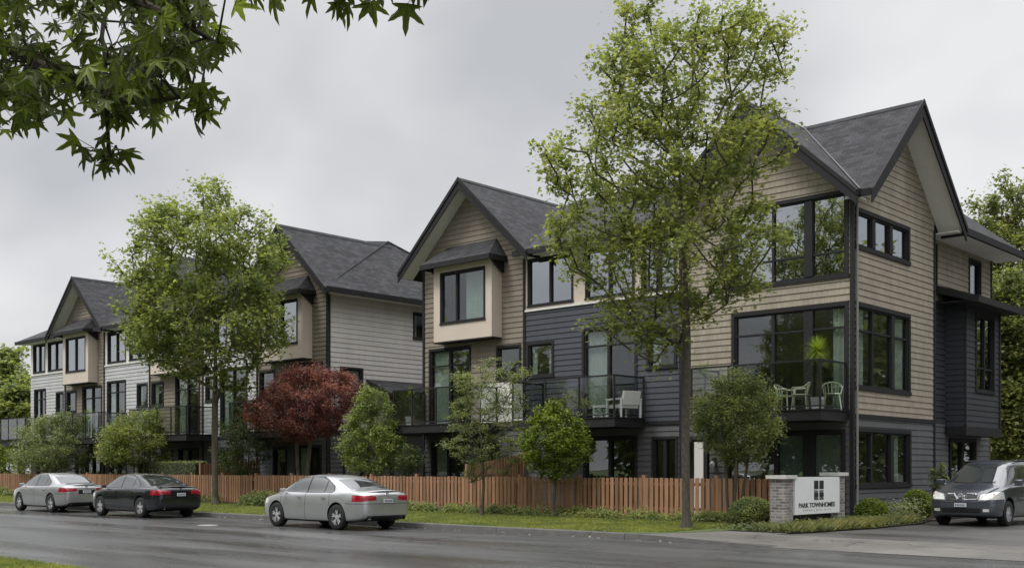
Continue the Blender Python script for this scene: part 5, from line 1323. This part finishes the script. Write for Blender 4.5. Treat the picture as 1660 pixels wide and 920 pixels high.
wood('wood', 'belt of trees across the street seen only in the window panes', [(-125, -16), (-60, -14), (-10, -16), (20, -14)], 7.5, 13.5, 85000, 91)
wood('wood', 'belt of trees beyond the driveway seen only in the side window panes', [(14, 40), (6, 75), (-8, 115), (-14, 150)], 13, 18, 50000, 92)
# ------------------------------------------------------------------ overhanging maple near the camera
def foremaple():
    rng = np.random.default_rng(77); rnd = random.Random(77)
    def cam(r, f, z): return Vector((r*RX+f*FX, r*RY+f*FY, z))
    def px(x, y, f): return cam((x-CX)/FPX*f, f, CAMH+(HOR-y)/FPX*f)
    base = cam(-4.3, 5.6, .10)
    root = empty('maple_tree', base, 'dark leaved maple whose branches hang into the top left of the view', 'tree')
    b = MB()
    def curve(pts, r0, r1, n=7):
        P = [Vector(p) for p in pts]; out = []
        for i in range(len(P)-1):
            a, c = P[i], P[i+1]; a0 = P[i-1] if i else a; c1 = P[i+2] if i+2 < len(P) else c
            for k in range(5):
                t = k/5; out.append(.5*((2*a)+(c-a0)*t+(2*a0-5*a+4*c-c1)*t*t+(3*a-a0-3*c+c1)*t**3))
        out.append(P[-1])
        m = len(out)-1
        for i in range(m): b.tube(out[i], out[i+1], r0+(r1-r0)*i/m, r0+(r1-r0)*(i+1)/m, n=n, cap=False)
        return out
    top = cam(-4.1, 5.5, 4.1)
    curve([base-Vector((0, 0, .1)), cam(-4.25, 5.6, 1.8), top, cam(-4.4, 5.3, 6.2), cam(-4.2, 5.0, 8.2)], .20, .07, 12)
    # limbs: (end px, py, distance)
    T = []
    def limb(ends, r=.045, start=top):
        pts = [start]+[px(*e) for e in ends]; return curve(pts, r, .008)
    paths = []
    paths.append(limb([(-150, -60, 5.3), (60, -40, 5.0), (240, 10, 4.7), (352, 70, 4.5)], .05))
    paths.append(limb([(-160, 20, 5.4), (-20, 60, 5.2), (110, 130, 5.0), (215, 165, 4.9), (325, 150, 4.8)], .045))
    paths.append(limb([(-160, 90, 5.9), (-60, 120, 5.8), (30, 165, 5.6), (70, 205, 5.5)], .04))
    paths.append(limb([(-120, -160, 5.6), (120, -150, 5.2), (380, -90, 4.7), (560, -40, 4.4), (690, -22, 4.2)], .05, cam(-4.3, 5.3, 5.0)))
    paths.append(limb([(120, -60, 5.4), (165, 60, 5.1), (172, 170, 5.0), (176, 232, 5.0), (180, 262, 5.0)], .012))
    paths.append(limb([(-180, -200, 6.4), (40, -140, 6.2), (230, -60, 6.0), (330, 20, 5.8)], .045, cam(-4.3, 5.3, 5.0)))
    C = []   # leaf sprays: px, py, distance, count, spread (px)
    regions = [([(-60, -90), (330, -90), (345, 20), (350, 80), (325, 95), (290, 85), (270, 95), (200, 85), (180, 40), (110, 45), (70, 20), (-60, 40)], 150),
               ([(140, 95), (330, 85), (290, 105), (262, 120), (268, 150), (225, 175), (170, 155), (110, 120)], 75),
               ([(-60, 60), (60, 70), (110, 100), (90, 140), (70, 160), (40, 175), (0, 185), (-60, 170)], 80),
               ([(345, -100), (745, -120), (715, -50), (640, -42), (560, -42), (480, -38), (370, -38)], 110),
               ([(-400, -300), (600, -420), (700, -130), (300, -110), (-60, -110), (-60, 200), (-300, 200)], 240)]
    for poly, n in regions:
        xs = [p[0] for p in poly]; ys = [p[1] for p in poly]; k = 0
        while k < n:
            x, y = rng.uniform(min(xs), max(xs)), rng.uniform(min(ys), max(ys))
            if inside((x, y), poly): C.append((x, y, rng.uniform(4.3, 6.3) if x < 380 else rng.uniform(3.9, 5.2), 3, 16)); k += 1
    C += [(152, 240, 5.0, 4, 12), (178, 236, 5.0, 4, 10), (196, 255, 5.0, 3, 8), (175, 268, 5.0, 2, 5), (172, 250, 5.1, 4, 12), (195, 190, 5, 4, 10), (90, 182, 5.2, 3, 9), (340, 165, 4.7, 5, 14), (325, 150, 4.7, 5, 14), (322, 140, 4.8, 4, 14), (245, 165, 5, 4, 12), (365, 55, 4.5, 4, 10), (358, 82, 4.5, 4, 10),
          (455, -12, 4.4, 3, 7), (600, 0, 4.2, 2, 4), (675, -12, 4.2, 4, 9), (530, -20, 4.3, 5, 14), (510, -20, 4.3, 4, 12), (640, -24, 4.2, 4, 12), (560, -20, 4.3, 4, 12), (335, 150, 4.7, 4, 9), (300, 130, 4.8, 3, 9), (20, 190, 5.4, 4, 12), (45, 196, 5.4, 3, 8), (120, 60, 5.2, 3, 10), (45, 60, 5.3, 4, 12)]
    allp = [q for p in paths for q in p]
    P = []; N = []
    for (x, y, f, n, s) in C:
        c = px(x, y, f); q = min(allp, key=lambda t: (t-c).length)
        if (q-c).length < 1.6 and rng.random() < .55:
            m = (q+c)/2+Vector((0, 0, .06)); b.tube(q, m, .006, .004, n=4, cap=False); b.tube(m, c, .004, .0025, n=4, cap=False)
        for _ in range(n):
            k = c+Vector(rng.normal(0, s/FPX*f, 3)); P.append(k)
            b.tube(c, k, .002, .0015, n=3, cap=False)
    b.build('trunk', M_TWIG, root, True)
    # leaves hang: tips down and outward, blades facing out
    V, F = LEAF_MAPLE; vs = []; fs = []
    for k, p in enumerate(P):
        az = rng.uniform(0, 2*PI); el = rng.normal(-1.0, .45); tip = Vector((math.cos(az)*math.cos(el), math.sin(az)*math.cos(el), math.sin(el)))
        nn = Vector(rng.normal(0, .7, 3))+Vector((0, 0, 1.1)) + Vector((-FX, -FY, 0))*rng.uniform(-.6, 1.2); nn = (nn-tip*nn.dot(tip)).normalized(); sd = tip.cross(nn); s = float(rng.uniform(.052, .100))
        o = len(vs)
        for v in V: vs.append(tuple(p+s*(v[0]*sd+v[1]*tip+(v[2]+.10*v[0]*v[0])*nn)))
        fs += [tuple(o+i for i in f) for f in F]
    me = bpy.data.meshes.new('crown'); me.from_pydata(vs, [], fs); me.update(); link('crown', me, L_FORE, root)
foremaple()

# ------------------------------------------------------------------ balcony furniture and pots
ZD = 3.24
def potplant(label, x, y, h, r, name='potted_palm', fr=34, seed=1, pot=.17, stem=.0, lf=None, group=None, wd=.022):
    rnd = random.Random(seed); root = empty(name, (x, y, ZD), label, 'potted plant', group)
    b = MB(); b.lathe((x, y, ZD), [(.001, .0), (pot*.8, 0), (pot, .34), (pot*.9, .34), (pot*.88, .30), (.001, .30)], 18); b.build('pot', M_POT, root)
    if stem:
        b = MB(); b.tube((x, y, ZD+.3), (x+.02, y, ZD+stem), .022, .018); b.build('stem', M_BARK, root)
    b = MB(); z0 = ZD+max(.32, stem)
    for i in range(fr):
        a = rnd.uniform(0, 2*PI); el = rnd.uniform(-.5 if wd < .02 else .0, 1.45); L = r*rnd.uniform(.75, 1.1); w = wd
        prev = Vector((x, y, z0)); d = Vector((math.cos(a)*math.cos(el), math.sin(a)*math.cos(el), math.sin(el))); sd = Vector((-math.sin(a), math.cos(a), 0))
        for k in range(4):
            nx = prev+d*L/4; wa = w*(1-k*.15); wb = w*(1-(k+1)*.23)
            b.face([prev-sd*wa, prev+sd*wa, nx+sd*wb, nx-sd*wb]); prev = nx; d = (d+Vector((0, 0, -.22))).normalized()
    b.build('fronds', lf or L_PALM, root)
potplant('tall spiky palm in a white pot on the corner townhouse balcony', onY(1325, 28.2), 28.2, 0, .50, fr=240, seed=2, stem=1.60, pot=.19, wd=.015)
potplant('spiky potted palm showing above the balcony rail right of the tall tree trunk', onY(1142, 28.3), 28.3, 0, .50, fr=60, seed=3, stem=1.15)
potplant('small potted palm at the left corner of the brown gabled townhouse balcony', onY(664, 28.1), 28.1, 0, .45, fr=50, seed=4, stem=1.1)
potplant('potted palm behind the balcony rail below the far left gable', -59.0+1.4, 28.3, 0, .75, fr=70, seed=5, stem=1.0)
potplant('potted palm on the balcony left of the big rounded street tree', onY(253, 28.4), 28.4, 0, .65, fr=60, seed=6, stem=1.0)
def planter(label, x0, x1, y, seed):
    rng = np.random.default_rng(seed); root = empty('planter_box', ((x0+x1)/2, y, ZD), label, 'planter')
    b = MB(); b.box(x0, x1, y-.15, y+.15, ZD, ZD+.35); b.box(x0-.02, x1+.02, y-.17, y+.17, ZD+.30, ZD+.36); b.build('box', M_TRIM, root)
    n = 1500; c = rng.uniform(x0, x1, n); P = np.stack([c, y+rng.normal(0, .14, n), ZD+.35+rng.random(n)*.65*(.7+.3*np.sin(c*5))], 1)
    link('foliage', leafmesh('foliage', P, .07, LEAF_SIMPLE, rng), L_SHRUB, root)
planter('dark planter box of leafy shrubs behind the navy townhouse balcony glass', -24.4, -22.8, 28.5, 3)
def armchair(label, x, y, rz):
    root = empty('lounge_chair', (x, y, ZD), label, 'chair')
    root.rotation_euler = (0, 0, rz)
    def P(n, m, f):
        b = MB(); f(b); return b.build(n, m, root, local=True)
    P('seat', M_WFURN, lambda b: b.box(-.34, .34, -.34, .34, .30, .42))
    P('backrest', M_WFURN, lambda b: b.prism([(-.34, .28, .42), (-.34, .42, .84), (-.34, .50, .83), (-.34, .40, .40)], (.68, 0, 0)))
    for s in (-1, 1):
        P('armrest', M_WFURN, lambda b: (b.box(s*.36, s*.43, -.36, .42, .56, .61)))
        for yy in (-.34, .36): P('leg', M_WFURN, lambda b: b.box(s*.37, s*.42, yy, yy+.055, 0, .559))
armchair('white slatted lounge chair facing left on the navy townhouse balcony', onY(1010, 28.45), 28.45, -PI/2-.25)
def footstool(label, x, y):
    root = empty('footstool', (x, y, ZD), label, 'stool')
    b = MB(); b.box(x-.30, x+.30, y-.24, y+.24, ZD+.34, ZD+.42); b.build('seat', M_WFURN, root)
    for sx in (-1, 1):
        for sy in (-1, 1):
            b = MB(); b.box(x+sx*.29, x+sx*.24, y+sy*.23, y+sy*.18, ZD, ZD+.339); b.build('leg', M_WFURN, root)
    b = MB(); b.box(x-.24, x+.24, y-.225, y-.195, ZD+.12, ZD+.15); b.build('stretcher', M_WFURN, root)
footstool('white footstool in front of the lounge chair on the navy townhouse balcony', onY(980, 28.35), 28.35)
def patio_chair(label, x, y, rz):
    root = empty('patio_chair', (x, y, ZD), label, 'chair', 'pale green patio chairs on the corner balcony', rz)
    def P(n, f, sm=False):
        b = MB(); f(b); return b.build(n, M_GFURN, root, sm, True)
    P('seat', lambda b: (b.lathe((0, 0, .43), [(.001, .0), (.24, 0), (.25, .02), (.24, .04), (.001, .04)], 20)))
    def back(b):
        n = 14; pts = []
        for i in range(n+1):
            a = PI*i/n; pts.append((.26*math.cos(a), .12+.16*math.sin(a), .66+.14*math.sin(a)))
        for p, q in zip(pts[:-1], pts[1:]): b.tube(p, q, .022, n=6)
        for i in (3, 5, 7, 9, 11): b.tube(pts[i], (pts[i][0]*.8, .10+.08*math.sin(PI*i/n), .46), .012, n=5)
    P('backrest', back)
    for s in (-1, 1):
        P('armrest', lambda b: (b.tube((s*.26, .12, .66), (s*.27, -.2, .64), .022), b.tube((s*.27, -.2, .64), (s*.22, -.2, .44), .018)))
        for yy in (-.17, .17): P('leg', lambda b: b.tube((s*.18, yy, .43), (s*.24, yy*1.25, 0), .022, .016))
patio_chair('pale green patio chair at the right end of the corner balcony', onY(1349, 28.75), 28.75, .5)
patio_chair('pale green patio chair left of the tall potted palm', onY(1297, 28.5), 28.5, -1.2)
patio_chair('pale green patio chair farthest left on the corner balcony beside the round topped tree', onY(1272, 28.8), 28.8, 1.6)
# wall lamp beside the corner townhouse entry
def lamp():
    x = -18.45; root = empty('wall_lamp', (x, 29.22, 2.0), 'small white wall lamp on the grey siding behind the round topped tree', 'lamp')
    b = MB(); b.box(x-.06, x+.06, 29.2, 29.27, 1.75, 1.95); b.build('bracket', M_TRIM, root)
    b = MB(); b.lathe((x, 29.12, 1.62), [(.001, 0), (.07, .02), (.09, .12), (.05, .2), (.001, .22)], 14); b.build('shade', M_WHITET, root)
lamp()
def doorpanel():
    root = empty('white_gate_panel', (-18.7, 28.9, .14), 'white upright panel behind the fence beside the tall tree trunk', 'panel')
    x0, x1 = onY(1126, 28.7), onY(1141, 28.7)
    b = MB(); b.box(x0, x1, 28.68, 28.74, .14, 2.42); b.build('board', M_WHITET, root)
    b = MB(); b.box(x1+.005, x1+.14, 28.66, 28.76, .14, 2.46); b.build('post', M_TRIM, root)
doorpanel()

# ------------------------------------------------------------------ world, sun, camera
def world():
    w = bpy.data.worlds.new('World'); SC.world = w; w.use_nodes = True; nt = w.node_tree; N = nt.nodes; L = nt.links
    bg = N['Background']; bg.inputs['Strength'].default_value = .1
    sky = N.new('ShaderNodeTexSky'); sky.sky_type = 'NISHITA'; sky.sun_disc = False; sky.sun_elevation = math.radians(58); sky.sun_rotation = math.radians(SUNROT)
    tc = N.new('ShaderNodeTexCoord'); sx = N.new('ShaderNodeSeparateXYZ'); L.new(tc.outputs['Generated'], sx.inputs[0])
    # project the direction on a cloud deck so that the clouds flatten to the horizon
    ad = N.new('ShaderNodeMath'); ad.operation = 'ADD'; ad.inputs[1].default_value = .55; L.new(sx.outputs['Z'], ad.inputs[0])
    dx = N.new('ShaderNodeMath'); dx.operation = 'DIVIDE'; L.new(sx.outputs['X'], dx.inputs[0]); L.new(ad.outputs[0], dx.inputs[1])
    dy = N.new('ShaderNodeMath'); dy.operation = 'DIVIDE'; L.new(sx.outputs['Y'], dy.inputs[0]); L.new(ad.outputs[0], dy.inputs[1])
    cb = N.new('ShaderNodeCombineXYZ'); L.new(dx.outputs[0], cb.inputs[0]); L.new(dy.outputs[0], cb.inputs[1])
    n1 = N.new('ShaderNodeTexNoise'); n1.inputs['Scale'].default_value = 2.2; n1.inputs['Detail'].default_value = 4.0; n1.inputs['Roughness'].default_value = .45; n1.inputs['Distortion'].default_value = .12
    mp = N.new('ShaderNodeMapping'); mp.inputs['Location'].default_value = (3.1, 1.7, 0); mp.inputs['Rotation'].default_value = (0, 0, .5); mp.inputs['Scale'].default_value = (1, 1.1, 1)
    L.new(cb.outputs[0], mp.inputs['Vector']); L.new(mp.outputs[0], n1.inputs['Vector'])
    cr = N.new('ShaderNodeValToRGB'); e = cr.color_ramp.elements; e[0].position = .38; e[0].color = (4.75, 4.85, 5.05, 1); e[1].position = .64; e[1].color = (7.5, 7.48, 7.5, 1)
    L.new(n1.outputs['Fac'], cr.inputs['Fac'])
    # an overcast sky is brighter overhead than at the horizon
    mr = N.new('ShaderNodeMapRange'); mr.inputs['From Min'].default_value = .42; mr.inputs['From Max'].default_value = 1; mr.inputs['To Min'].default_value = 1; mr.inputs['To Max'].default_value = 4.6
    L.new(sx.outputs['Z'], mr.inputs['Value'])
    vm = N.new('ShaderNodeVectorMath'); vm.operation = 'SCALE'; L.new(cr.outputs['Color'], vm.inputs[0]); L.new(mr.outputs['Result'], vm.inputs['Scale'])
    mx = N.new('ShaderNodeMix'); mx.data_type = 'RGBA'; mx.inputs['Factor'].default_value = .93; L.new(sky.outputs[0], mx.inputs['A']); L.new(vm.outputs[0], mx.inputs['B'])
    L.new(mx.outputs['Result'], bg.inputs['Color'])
SUNAZ = 200.0   # compass-like angle of the sun seen from above, measured from +Y clockwise
SUNROT = SUNAZ
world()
sd = bpy.data.lights.new('sun', 'SUN'); sd.energy = 1.5; sd.angle = math.radians(18); sd.color = (1, .97, .93)
so = bpy.data.objects.new('sun', sd); COL.objects.link(so)
el = math.radians(58); az = math.radians(SUNAZ)
dirv = Vector((math.sin(az)*math.cos(el), math.cos(az)*math.cos(el), math.sin(el)))
so.rotation_euler = dirv.to_track_quat('Z', 'Y').to_euler(); so.location = dirv*60
cd = bpy.data.cameras.new('camera'); cd.sensor_width = 36; cd.lens = 36*FPX/1660; cd.shift_y = (HOR-460)/1660; cd.clip_end = 3000; cd.clip_start = .05
co = bpy.data.objects.new('camera', cd); COL.objects.link(co); co.location = (0, 0, CAMH); co.rotation_euler = (PI/2, 0, math.atan2(-FX, FY))
SC.camera = co
SC.view_settings.view_transform = 'Standard'; SC.view_settings.look = 'None'; SC.view_settings.gamma = 1; SC.view_settings.exposure = .22
SC.cycles.max_bounces = 8; SC.cycles.transparent_max_bounces = 16
